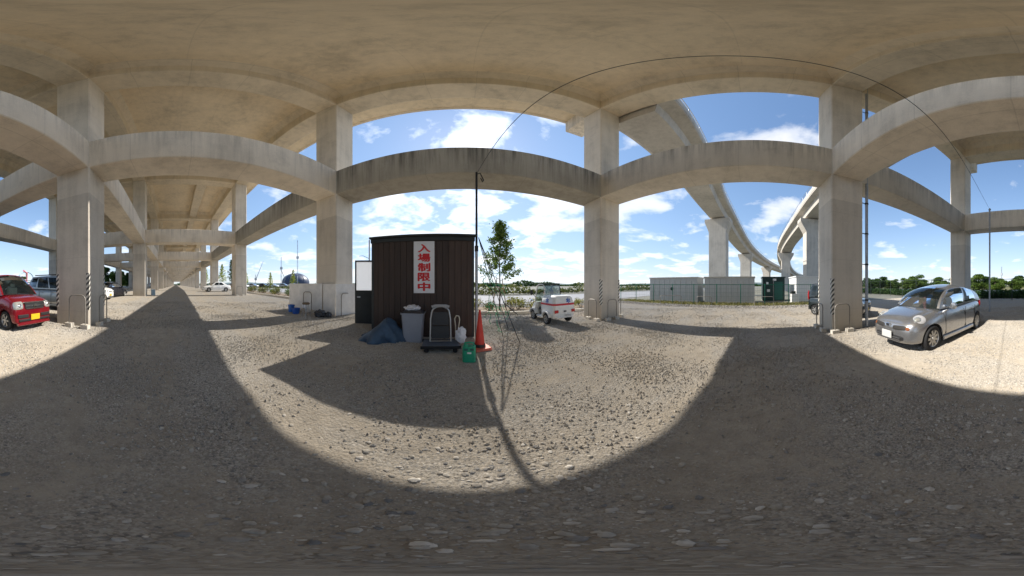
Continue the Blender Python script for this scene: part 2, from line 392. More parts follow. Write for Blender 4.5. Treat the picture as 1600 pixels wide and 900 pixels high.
def ground_mat():
    m = bpy.data.materials.new('gravel_ground'); m.use_nodes = True; t = m.node_tree; b = t.nodes['Principled BSDF']
    b.inputs['Roughness'].default_value = 0.95; b.inputs['Specular IOR Level'].default_value = 0.15; b.inputs['Diffuse Roughness'].default_value = 1.0
    co = N(t, 'ShaderNodeTexCoord'); P = co.outputs['Object']
    gm = N(t, 'ShaderNodeMapping'); gm.inputs['Scale'].default_value = (0.45, 1.25, 1.0); gm.inputs['Rotation'].default_value = (0, 0, 0.12); t.links.new(P, gm.inputs[0])
    big = N(t, 'ShaderNodeTexNoise', in_Scale=0.62, in_Detail=7.0, in_Roughness=0.62, in_Distortion=0.5); t.links.new(gm.outputs[0], big.inputs['Vector'])
    mid = N(t, 'ShaderNodeTexNoise', in_Scale=5.0, in_Detail=5.0, in_Roughness=0.7); t.links.new(P, mid.inputs['Vector'])
    v1 = N(t, 'ShaderNodeTexVoronoi', in_Scale=36.0); t.links.new(P, v1.inputs['Vector'])
    v2 = N(t, 'ShaderNodeTexVoronoi', in_Scale=95.0); t.links.new(P, v2.inputs['Vector'])
    sand = ramp_n(t, mid.outputs[0], [(0.3, (0.31, 0.268, 0.212)), (0.7, (0.46, 0.402, 0.322))])
    s1 = N(t, 'ShaderNodeSeparateColor'); t.links.new(v1.outputs['Color'], s1.inputs[0])
    s2 = N(t, 'ShaderNodeSeparateColor'); t.links.new(v2.outputs['Color'], s2.inputs[0])
    st1 = ramp_n(t, s1.outputs[0], [(0.0, (0.12, 0.122, 0.124)), (0.35, (0.29, 0.275, 0.25)), (0.7, (0.44, 0.405, 0.35)), (1.0, (0.58, 0.54, 0.48))])
    st2 = ramp_n(t, s2.outputs[0], [(0.0, (0.14, 0.136, 0.13)), (0.5, (0.37, 0.335, 0.285)), (1.0, (0.56, 0.52, 0.46))])
    mf = ramp_n(t, big.outputs[0], [(0.42, 0.10), (0.58, 1.0)])
    gs = N(t, 'ShaderNodeSeparateXYZ'); t.links.new(P, gs.inputs[0])
    wv = N(t, 'ShaderNodeTexNoise', in_Scale=0.16, in_Detail=2.0); t.links.new(P, wv.inputs['Vector'])
    wl = math_n(t, 'ADD', gs.outputs[1], math_n(t, 'MULTIPLY', math_n(t, 'SUBTRACT', wv.outputs[0], 0.5), 3.0))
    tk = None
    for v0 in (-1.75, -0.35, 2.3, 3.7):
        dd = math_n(t, 'ABSOLUTE', math_n(t, 'SUBTRACT', wl, v0))
        q = ramp_n(t, dd, [(0.08, 1.0), (0.30, 0.0)]); tk = q if tk is None else math_n(t, 'MAXIMUM', tk, q)
    brk = ramp_n(t, mid.outputs[0], [(0.35, 0.2), (0.6, 1.0)])
    mf = math_n(t, 'MULTIPLY', mf, math_n(t, 'SUBTRACT', 1.0, math_n(t, 'MULTIPLY', math_n(t, 'MULTIPLY', tk, brk), 0.85)))
    e1 = ramp_n(t, v1.outputs['Distance'], [(0.30, 1.0), (0.52, 0.25)])
    col = mix_n(t, math_n(t, 'MULTIPLY', mf, 0.8), sand, st2)
    sel = ramp_n(t, s1.outputs[1], [(0.35, 0.0), (0.45, 1.0)])
    col = mix_n(t, math_n(t, 'MULTIPLY', math_n(t, 'MULTIPLY', mf, e1), sel), col, st1)
    t.links.new(col, b.inputs['Base Color'])
    h = math_n(t, 'ADD', math_n(t, 'MULTIPLY', v1.outputs['Distance'], -0.6), math_n(t, 'MULTIPLY', v2.outputs['Distance'], -0.3))
    bp = N(t, 'ShaderNodeBump', in_Strength=0.7, in_Distance=0.02); t.links.new(h, bp.inputs['Height']); t.links.new(bp.outputs[0], b.inputs['Normal'])
    MAT['gravel_ground'] = m
ground_mat()
def stone_mat():
    m = bpy.data.materials.new('stones'); m.use_nodes = True; t = m.node_tree; b = t.nodes['Principled BSDF']
    b.inputs['Roughness'].default_value = 0.9; b.inputs['Specular IOR Level'].default_value = 0.15; b.inputs['Diffuse Roughness'].default_value = 1.0
    geo = N(t, 'ShaderNodeNewGeometry'); co = N(t, 'ShaderNodeTexCoord')
    nz = N(t, 'ShaderNodeTexNoise', in_Scale=45.0, in_Detail=4.0); t.links.new(co.outputs['Object'], nz.inputs['Vector'])
    c = ramp_n(t, geo.outputs['Random Per Island'], [(0.0, (0.18, 0.18, 0.18)), (0.12, (0.32, 0.30, 0.275)), (0.5, (0.43, 0.388, 0.325)), (0.8, (0.48, 0.445, 0.395)), (1.0, (0.62, 0.58, 0.52))])
    c = mix_n(t, 0.35, c, mix_n(t, 1.0, c, nz.outputs[0], 'OVERLAY'))
    t.links.new(c, b.inputs['Base Color']); MAT['stones'] = m
stone_mat()
def stripe_mat(name, c1, c2):
    """diagonal hazard print on the corner guards"""
    m = bpy.data.materials.new(name); m.use_nodes = True; t = m.node_tree; b = t.nodes['Principled BSDF']
    b.inputs['Roughness'].default_value = 0.55
    co = N(t, 'ShaderNodeTexCoord'); sp = N(t, 'ShaderNodeSeparateXYZ'); t.links.new(co.outputs['Object'], sp.inputs[0])
    d = math_n(t, 'SUBTRACT', sp.outputs[1], sp.outputs[0])
    f = math_n(t, 'FRACT', math_n(t, 'DIVIDE', math_n(t, 'ADD', math_n(t, 'SUBTRACT', sp.outputs[2], math_n(t, 'MULTIPLY', d, 0.9)), 10.0), 0.17))
    k = math_n(t, 'GREATER_THAN', f, 0.5)
    nz = N(t, 'ShaderNodeTexNoise', in_Scale=14.0, in_Detail=5.0); t.links.new(co.outputs['Object'], nz.inputs['Vector'])
    col = mix_n(t, k, c1, c2); col = mix_n(t, math_n(t, 'MULTIPLY', nz.outputs[0], 0.25), col, (0.3, 0.28, 0.24))
    t.links.new(col, b.inputs['Base Color']); MAT[name] = m
stripe_mat('hazard', (0.02, 0.02, 0.02), (0.74, 0.70, 0.62))

# ------------------------------------------------------------------ the ground
def und(u, v):                               # slight unevenness of the gravel yard
    return 0.012 * np.sin(1.7 * u + 0.6 * v) * np.cos(1.3 * v - 0.4 * u) + 0.008 * np.sin(4.1 * u - 2.2 * v) + 0.006 * np.cos(3.3 * v + 5.0 * u)
gz_np = np.vectorize(gz)
def gh(u, v): return gz(u) + float(und(np.array(u), np.array(v))) * max(0, min(1, (14 - math.hypot(u, v)) / 4))
def axis_coords(a, step):
    c = list(np.arange(-a, a + 1e-6, step)); d = step
    x = a
    while x < 4000:
        d *= 1.35; x += d; c.append(x); c.insert(0, -x)
    return np.array(c)
ax = axis_coords(12.0, 0.2)
U, V = np.meshgrid(ax, ax, indexing='ij')
rr = np.clip((14 - np.hypot(U, V)) / 4, 0, 1)
Zg = gz_np(U) + und(U, V) * rr
nn = len(ax)
verts = np.stack([U.ravel(), V.ravel(), Zg.ravel()], 1)
I, J = np.meshgrid(np.arange(nn - 1), np.arange(nn - 1), indexing='ij')
a0 = (I * nn + J).ravel(); quads = np.stack([a0, a0 + nn, a0 + nn + 1, a0 + 1], 1)
def np_mesh(name, verts, polys):
    m = bpy.data.meshes.new(name); k = polys.shape[1]
    m.vertices.add(len(verts)); m.vertices.foreach_set('co', verts.astype(np.float32).ravel())
    m.loops.add(polys.size); m.loops.foreach_set('vertex_index', polys.astype(np.int32).ravel())
    m.polygons.add(len(polys)); m.polygons.foreach_set('loop_start', np.arange(0, polys.size, k, dtype=np.int32))
    try: m.polygons.foreach_set('loop_total', np.full(len(polys), k, dtype=np.int32))
    except Exception: pass
    m.update(calc_edges=True); m.validate()
    return m
tag(link('ground', np_mesh('ground', verts, quads), 'gravel_ground', smooth=60), kind='structure')

# loose stones lying on the yard: far too many to count
def ico(sub):
    bm = bmesh.new(); bmesh.ops.create_icosphere(bm, subdivisions=sub, radius=1.0)
    bm.verts.ensure_lookup_table()
    v = np.array([p.co[:] for p in bm.verts]); f = np.array([[q.index for q in p.verts] for p in bm.faces]); bm.free()
    return v, f
def vnoise(u, v):
    return (np.sin(1.9 * u + 0.7 * v + 1.3) + np.sin(-1.1 * u + 2.3 * v + 0.4) + np.sin(3.7 * u + 1.9 * v) * 0.6 + np.sin(0.8 * v - 2.9 * u + 2) * 0.7) / 3.3
OCTA = (np.array([(1, 0, 0), (-1, 0, 0), (0, 1, 0), (0, -1, 0), (0, 0, 1), (0, 0, -0.6)], float), np.array([(0, 2, 4), (2, 1, 4), (1, 3, 4), (3, 0, 4), (2, 0, 5), (1, 2, 5), (3, 1, 5), (0, 3, 5)]))
def stones(n, r0, r1, smin, smax, sub, pw):
    bv, bf = ico(sub) if sub else OCTA
    r = np.sqrt(nrng.uniform(r0 * r0, r1 * r1, n * 3)); a = nrng.uniform(0, 2 * math.pi, n * 3)
    u, v = r * np.cos(a), r * np.sin(a)
    keep = nrng.uniform(0, 1, n * 3) < np.clip(0.34 + 0.75 * vnoise(u, v), 0.05, 1)
    u, v = u[keep][:n], v[keep][:n]; n = len(u)
    s = smin + (smax - smin) * nrng.uniform(0, 1, n) ** pw
    hz = (0.38, 0.7) if sub else (0.75, 1.25)
    sh = np.stack([s * nrng.uniform(0.8, 1.35, n), s * nrng.uniform(0.65, 1.0, n), s * nrng.uniform(*hz, n)], 1)
    th = nrng.uniform(0, 2 * math.pi, n)
    P = bv[None] * sh[:, None] * nrng.uniform(0.75, 1.22, (n, len(bv), 1))
    X = P[..., 0] * np.cos(th)[:, None] - P[..., 1] * np.sin(th)[:, None] + u[:, None]
    Y = P[..., 0] * np.sin(th)[:, None] + P[..., 1] * np.cos(th)[:, None] + v[:, None]
    Zc = gz_np(u) + und(u, v) * np.clip((14 - np.hypot(u, v)) / 4, 0, 1) + sh[:, 2] * 0.35
    Z = P[..., 2] + Zc[:, None]
    verts = np.stack([X, Y, Z], -1).reshape(-1, 3)
    faces = (bf[None] + (np.arange(n) * len(bv))[:, None, None]).reshape(-1, 3)
    return verts, faces
parts = [stones(2200, 0.15, 2.2, 0.006, 0.026, 2, 2.6), stones(34000, 0.05, 2.8, 0.0018, 0.0075, 1, 2.4), stones(95000, 1.2, 8.0, 0.006, 0.021, 0, 2.2), stones(5000, 1.6, 7.0, 0.007, 0.018, 1, 3.0), stones(36000, 7.0, 13.5, 0.010, 0.028, 0, 2.5)]
off = 0; VV = []; FF = []
for v_, f_ in parts: VV.append(v_); FF.append(f_ + off); off += len(v_)
st = link('gravel', np_mesh('gravel', np.concatenate(VV), np.concatenate(FF)), 'stones', smooth=50)
tag(st, 'loose grey and tan stones scattered over the yard', 'gravel', kind='stuff')

def sheet(name, u0, u1, v0, v1, dz, m, n=24):
    b = MB(); us = [u0 + (u1 - u0) * i / n for i in range(n + 1)]
    for k in (-30, -6, 6):
        if u0 < k < u1: us.append(k)
    us = sorted(us)
    for a, c in zip(us, us[1:]):
        b.add([(a, v0, gz(a) + dz), (c, v0, gz(c) + dz), (c, v1, gz(c) + dz), (a, v1, gz(a) + dz)], [(0, 1, 2, 3)])
    return tag(b.build(name, m), kind='structure')
sheet('planting_bed', -75, 9.0, 9.72, 12.6, 0.045, 'soil')
sheet('road', -400, 400, 15.0, 27.0, 0.03, 'pale_road')
sheet('road', -300, 300, -36.0, -28.0, 0.03, 'pale_road')
sheet('grass_field', 16.6, 300, -27, 14.5, 0.015, 'pale_lot')
sheet('pale_field', -300, 300, 28.0, 260.0, 0.02, 'pale_lot')
sheet('grass_field', -300, 300, -300.0, -37.0, 0.02, 'grass_dry')
kb = empty('kerb', (0, 9.62, 0)); tag(kb, kind='structure')
u = -60.0; k = 0
kerb_mesh = MB().cbox(-0.585, 0.585, -0.09, 0.09, -0.25, 0.13, 0.015, 'x').mesh('kerb_stone')
while u < 9.0:
    link('kerb_stone', kerb_mesh, 'block_concrete', kb, None, (u + 0.6, 0, gz(u + 0.6) + 0.04)); u += 1.2

# far hills
b = MB(); prev = None
hv = []; 
for i in range(181):
    a = i / 180 * 2 * math.pi
    h = 20 + 14 * math.sin(a * 5 + 1) + 9 * math.sin(a * 11 + 2) + 5 * math.sin(a * 23)
    rad = 2600
    hv += [(rad * math.cos(a), rad * math.sin(a), -2), ((rad + 200) * math.cos(a), (rad + 200) * math.sin(a), max(4, h)), ((rad + 500) * math.cos(a), (rad + 500) * math.sin(a), -2)]
hf = []
for i in range(180):
    p, q = i * 3, i * 3 + 3; hf += [(p, q, q + 1, p + 1), (p + 1, q + 1, q + 2, p + 2)]
tag(MB().add(hv, hf).build('hills', 'hill', smooth=80), kind='structure')

# ------------------------------------------------------------------ the viaduct
CW = 1.32                                     # column width
ZB0, ZB1, ZU, ZD = 5.90, 7.35, 13.60, 14.90   # mid beam bottom / top, upper beam bottom, deck soffit
ROW = {'A': (6.33, 6.33 + CW), 'B': (-2.72 - CW, -2.72), 'C': (-13.45 - CW, -13.45)}
def rowv(r, u):
    v0, v1 = ROW[r]
    if r == 'A' or u > -8: return v0, v1
    s = -0.48 if r == 'B' else -0.95
    return v0 + s, v1 + s
FR = [(5.85, 5.85 + CW)] + [(-5.30 - CW - 13.55 * k, -5.30 - 13.55 * k) for k in range(0, 21)]
via = empty('viaduct', (0, 0, 0))
tag(via, 'tall concrete viaduct on rows of square columns joined by beams at two levels', 'viaduct')
INS = 0.022
U_END = FR[-1][0]
def column(u0, u1, v0, v1):
    g = gz((u0 + u1) / 2) - 0.6
    o = MB().cbox(u0, u1, v0, v1, g, ZU + 0.3, 0.035).build('column', 'concrete_column', via)
    return o
for fi, (u0, u1) in enumerate(FR):
    uc = (u0 + u1) / 2
    vA, vB, vC = rowv('A', uc), rowv('B', uc), rowv('C', uc)
    for v0, v1 in (vA, vB, vC): column(u0, u1, v0, v1)
    wm = 'concrete_beam_stained' if fi == 0 else 'concrete_beam'
    for (a, c) in ((vB[1], vA[0]), (vC[1], vB[0])):
        MB().cbox(u0 + INS, u1 - INS, a - 0.1, c + 0.1, ZB0, ZB1, 0.03, 'y').build('cross_beam', wm, via)
        MB().cbox(u0 + INS, u1 - INS, a - 0.1, c + 0.1, ZU, ZD + 0.1, 0.04, 'y').build('upper_cross_beam', 'concrete', via)
        MB().ext([(0, 0), (0.42, 0), (0, -0.42)], lambda p, q, t, uu=u0 + INS: (uu - p + 0.005, t, ZD + q + 0.005), a + 0.02, c - 0.02).build('haunch', 'concrete', via)
        MB().ext([(0, 0), (0.42, 0), (0, -0.42)], lambda p, q, t, uu=u1 - INS: (uu + p - 0.005, t, ZD + q + 0.005), a + 0.02, c - 0.02).build('haunch', 'concrete', via) if fi else None
    # short brackets that carry the deck's edges
    if fi == 0:
        MB().cbox(u0 + 0.03, u1 - 0.03, vA[1] - 0.1, 9.5, ZU + 0.002, ZD + 0.1, 0.03, 'y').build('end_bracket', 'concrete_beam', via)
        MB().cbox(u0 + 0.03, u1 - 0.03, -16.5, vC[0] + 0.1, ZU + 0.002, ZD + 0.1, 0.03, 'y').build('end_bracket', 'concrete_beam', via)
    if fi + 1 < len(FR):
        n0, n1 = FR[fi + 1]; nc = (n0 + n1) / 2
        for r in 'ABC':
            p, q = rowv(r, uc), rowv(r, nc)
            wm2 = 'concrete_beam_backlit_streaked' if r == 'A' else 'concrete_beam'
            def skew(z0, z1, m, nm):
                c = 0.03
                def ring(uu, a0, a1):
                    return [(uu, a0 + c, z0), (uu, a1 - c, z0), (uu, a1, z0 + c), (uu, a1, z1 - c), (uu, a1 - c, z1), (uu, a0 + c, z1), (uu, a0, z1 - c), (uu, a0, z0 + c)]
                wd = 0.16 if (r == 'A' and z0 < 7) else 0.0
                VV = ring(n1 - 0.1, q[0] + INS, q[1] - INS + wd) + ring(u0 + 0.1, p[0] + INS, p[1] - INS + wd)
                F = [tuple(range(8)), tuple(range(15, 7, -1))] + [(i, (i + 1) % 8, (i + 1) % 8 + 8, i + 8) for i in range(8)]
                MB().add(VV, F).build(nm, m, via)
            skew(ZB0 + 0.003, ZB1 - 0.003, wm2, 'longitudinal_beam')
            skew(ZU + 0.003, ZD + 0.1, 'concrete', 'upper_longitudinal_beam')
            if fi < 6:
                for sgn, e in ((-1, 0), (1, 1)):
                    x0, x1 = n1 + 0.0, u0 - 0.0
                    a, c_ = q[e] - sgn * INS, p[e] - sgn * INS
                    VV = [(x0, a - sgn * .005, ZD + .005), (x0, a + sgn * 0.40, ZD + .005), (x0, a - sgn * .005, ZD - 0.40), (x1, c_ - sgn * .005, ZD + .005), (x1, c_ + sgn * 0.40, ZD + .005), (x1, c_ - sgn * .005, ZD - 0.40)]
                    MB().add(VV, [(0, 1, 2), (5, 4, 3), (0, 3, 4, 1), (1, 4, 5, 2), (2, 5, 3, 0)]).build('haunch', 'concrete', via)
        if fi >= 2:                           # an extra rib under the deck of the farther bays
            MB().cbox(n1 - 0.05, u0 + 0.05, 2.35, 3.55, ZD - 0.85, ZD + 0.1, 0.04, 'x').build('deck_rib', 'concrete', via)
        ue = u1 + 0.012 if fi == 0 else u0 + (u1 - u0) / 2
        un = n0 + (n1 - n0) / 2
        MB().b2(un + 0.006, ue - 0.006, -16.5, 9.5, ZD, ZD + 0.32).build('deck_slab', 'concrete_deck', via)
        for vv, w in ((9.38, 0.22), (-16.6, 0.22)):
            MB().b2(un + 0.01, ue - 0.01, vv, vv + w, ZD - 0.06, ZD + 1.25).build('parapet', 'concrete', via)

# rain pipes on the columns
def rain_pipe(name, x, y, z0, z1, r, m, label, brackets, toward):
    root = empty(name, (x, y, gz(x))); tag(root, label, 'pipe')
    MB().tube([(0, 0, z0 - gz(x)), (0, 0, z1 - gz(x))], r, 12).build('pipe', m, root, 40)
    for bz in brackets:
        o = MB().tube([(0, 0, bz - 0.03 - gz(x)), (0, 0, bz + 0.03 - gz(x))], r * 1.25, 12).build('clamp', 'dark_metal', root, 40)
        MB().box((toward[0] / 2, toward[1] / 2, bz - gz(x)), (abs(toward[0]) + 0.03, abs(toward[1]) + 0.03, 0.03)).build('arm', 'dark_metal', o)
rain_pipe('rain_pipe', 5.93, -4.28, -0.25, ZD, 0.062, 'galvanised', 'grey steel rain pipe running up behind the column beside the silver car', (0.9, 2.3, 3.55, 4.9, 8.6, 11.2), (0.0, 0.26))

# ------------------------------------------------------------------ curved ramps beyond the last frame
def spline(pts, n):
    out = []; P = [Vector(p) for p in pts]; P = [P[0] * 2 - P[1]] + P + [P[-1] * 2 - P[-2]]
    for i in range(1, len(P) - 2):
        for k in range(n):
            t = k / n; a, b_, c, d = P[i - 1:i + 3]
            out.append(0.5 * ((2 * b_) + (c - a) * t + (2 * a - 5 * b_ + 4 * c - d) * t * t + (3 * b_ - a - 3 * c + d) * t ** 3))
    out.append(P[-2]); return out
def frame_at(path, i):
    d = path[min(i + 1, len(path) - 1)] - path[max(i - 1, 0)]; d.z = 0; d.normalize()
    return d, Vector((-d.y, d.x, 0))
def sweep(path, prof):
    n = len(prof); V = []; F = []
    for i, p in enumerate(path):
        d, s = frame_at(path, i)
        V += [p + s * a + Vector((0, 0, h)) for a, h in prof]
    for i in range(len(path) - 1):
        for k in range(n): F.append((i * n + k, i * n + (k + 1) % n, (i + 1) * n + (k + 1) % n, (i + 1) * n + k))
    F.append(tuple(range(n))); F.append(tuple(range(len(V) - 1, len(V) - n - 1, -1)))
    return MB().add(V, F)
def ramp(label, pts, piers):
    root = empty('curved_ramp', (pts[0][0], pts[0][1], 0)); tag(root, label, 'ramp'); off = Vector((-pts[0][0], -pts[0][1], 0))
    path = [p + off for p in spline(pts, 14)]
    W = 2.15; B = 1.25; D = 1.45
    sweep(path, [(-B, 0), (B, 0), (B + 0.12, 0.95), (W, 1.22), (W, 1.5), (-W, 1.5), (-W, 1.22), (-B - 0.12, 0.95)]).build('girder', 'concrete_ramp', root, 25)
    for s in (-1, 1):
        sweep(path, [(s * (W - 0.16), 1.49), (s * (W + 0.03), 1.42), (s * (W + 0.03), 2.15), (s * (W - 0.12), 2.15)]).build('parapet', 'concrete_ramp', root, 25)
        rl = MB()
        rl.tube([p + frame_at(path, i)[1] * (s * (W - 0.03)) + Vector((0, 0, 2.75)) for i, p in enumerate(path)], 0.04, 6)
        rl.build('hand_rail', 'galvanised', root)
        acc = 0.0
        for i in range(1, len(path)):
            acc += (path[i] - path[i - 1]).length
            if acc > 1.7 and path[i].x < 60:
                acc = 0; q = path[i] + frame_at(path, i)[1] * (s * (W - 0.03))
                MB().tube([q + Vector((0, 0, 2.1)), q + Vector((0, 0, 2.75))], 0.03, 5).build('rail_post', 'galvanised', root)
    for (x, y, zt, w) in piers:
        j = min(range(len(path)), key=lambda i: (path[i] - off - Vector((x, y, path[i].z))).length)
        d, s = frame_at(path, j); c = Vector((x, y, 0)) + off; dep = 1.9
        zt = path[j].z - 0.16
        prof = [(-w / 2, -0.8), (w / 2, -0.8), (w / 2, zt - 2.3), (2.1, zt - 0.55), (2.1, zt), (-2.1, zt), (-2.1, zt - 0.55), (-w / 2, zt - 2.3)]
        o = MB().ext(prof, lambda a, h, t: c + s * a + d * t + Vector((0, 0, h)), -dep / 2, dep / 2).build('pier', 'concrete_ramp', root)
        MB().ext([(-1.0, zt - 0.002), (1.0, zt - 0.002), (1.0, zt + 0.2), (-1.0, zt + 0.2)], lambda a, h, t: c + s * a + d * t + Vector((0, 0, h)), -0.5, 0.5).build('bearing', 'bearing_black', o)
ramp('curved ramp on hammerhead piers leaving the viaduct above the grey storage units',
     [(7.25, 5.5, 12.95), (18, 5.7, 12.85), (29.5, 5.4, 12.55), (52, 1.7, 10.3), (76.2, -6.1, 8.85), (102, -19, 7.6), (125, -34, 6.2), (150, -55, 4.6)],
     [(29.5, 5.4, 0, 2.8), (52, 1.7, 0, 2.8), (76.2, -6.1, 0, 2.8), (102, -19, 0, 2.8), (125, -34, 0, 2.8)])
ramp('curved ramp on hammerhead piers rising behind the column left of the silver car',
     [(7.25, -9.0, 12.95), (17, -9.6, 12.8), (28.6, -9.6, 12.5), (49.5, -9.2, 10.3), (72, -13.0, 8.3), (95, -20.5, 6.6), (120, -33, 4.6)],
     [(28.6, -9.6, 0, 2.3), (49.5, -9.2, 0, 2.3), (72, -13.0, 0, 2.3), (95, -20.5, 0, 2.3)])

# ------------------------------------------------------------------ cars
def patch(c00, c10, c11, c01, ss, ts, bb=(0, 0, 0), bt=(0, 0, 0), bl=(0, 0, 0), br=(0, 0, 0), bc=(0, 0, 0)):
    """grid over four corners; each edge may bow (bottom, top, left, right), and the middle too"""
    c00, c10, c11, c01, bb, bt, bl, br, bc = map(Vector, (c00, c10, c11, c01, bb, bt, bl, br, bc))
    out = []
    for a in ss:
        q = 4 * a * (1 - a); row = []
        for t in ts:
            w = 4 * t * (1 - t)
            row.append((c00 * (1 - a) + c10 * a) * (1 - t) + (c01 * (1 - a) + c11 * a) * t + (bb * (1 - t) + bt * t) * q + (bl * (1 - a) + br * a) * w + bc * (q * w))
        out.append(row)
    return out
def lines(marks, n):
    out = set(round(i / n, 4) for i in range(n + 1))
    out = [x for x in out if all(abs(x - m) > 0.03 for m in marks)] + list(marks)
    return sorted(out)
def eval_mesh(b, subs=1, cutters=()):
    o = bpy.data.objects.new('tmp', b.mesh('tmp')); COL.objects.link(o)
    if subs:
        md = o.modifiers.new('s', 'SUBSURF'); md.levels = subs; md.render_levels = subs
    cs = []
    for c in cutters:
        co = bpy.data.objects.new('tmpc', c.mesh('tmpc')); COL.objects.link(co); cs.append(co)
        md = o.modifiers.new('b', 'BOOLEAN'); md.operation = 'DIFFERENCE'; md.object = co; md.solver = 'EXACT'
    dg = bpy.context.evaluated_depsgraph_get(); dg.update()
    m = bpy.data.meshes.new_from_object(o.evaluated_get(dg))
    for x in [o] + cs:
        me = x.data; bpy.data.objects.remove(x); bpy.data.meshes.remove(me)
    return m
WHEEL = {}
def wheel_meshes(r, w, style):
    k = (round(r, 3), w, style)
    if k in WHEEL: return WHEEL[k]
    M = Matrix.Rotation(R(90), 3, 'X')
    ty = MB().lathe([(r * 0.66, -w / 2 + 0.01), (r * 0.9, -w / 2), (r * 0.985, -w / 2 + 0.025), (r, -w / 4), (r, w / 4), (r * 0.985, w / 2 - 0.025), (r * 0.9, w / 2), (r * 0.66, w / 2 - 0.01), (r * 0.64, 0)], 28, (0, 0, 0), M, cap=False).mesh('tyre')
    rm = MB().lathe([(r * 0.665, -w / 2 + 0.005), (r * 0.64, -w / 2 + 0.012), (r * 0.60, -w / 2 + 0.03), (r * 0.58, -0.02)], 28, (0, 0, 0), M, cap=False)
    ds = MB().lathe([(r * 0.585, -0.03), (r * 0.585, -0.02)], 28, (0, 0, 0), M).mesh('disc')
    nsp = 9 if style == 'cap' else 6
    for i in range(nsp):
        a = 2 * math.pi * i / nsp
        rm.box(M @ Vector((math.cos(a) * r * 0.36, math.sin(a) * r * 0.36, -w / 2 + 0.03)), (r * 0.5, r * (0.19 if style == 'cap' else 0.15), 0.02), M @ Matrix.Rotation(a, 3, 'Z'))
    rm.lathe([(r * 0.17, -w / 2 + 0.005), (r * 0.20, -w / 2 + 0.03), (r * 0.2, 0)], 14, (0, 0, 0), M)
    WHEEL[k] = (ty, rm.mesh('rim'), ds); return WHEEL[k]

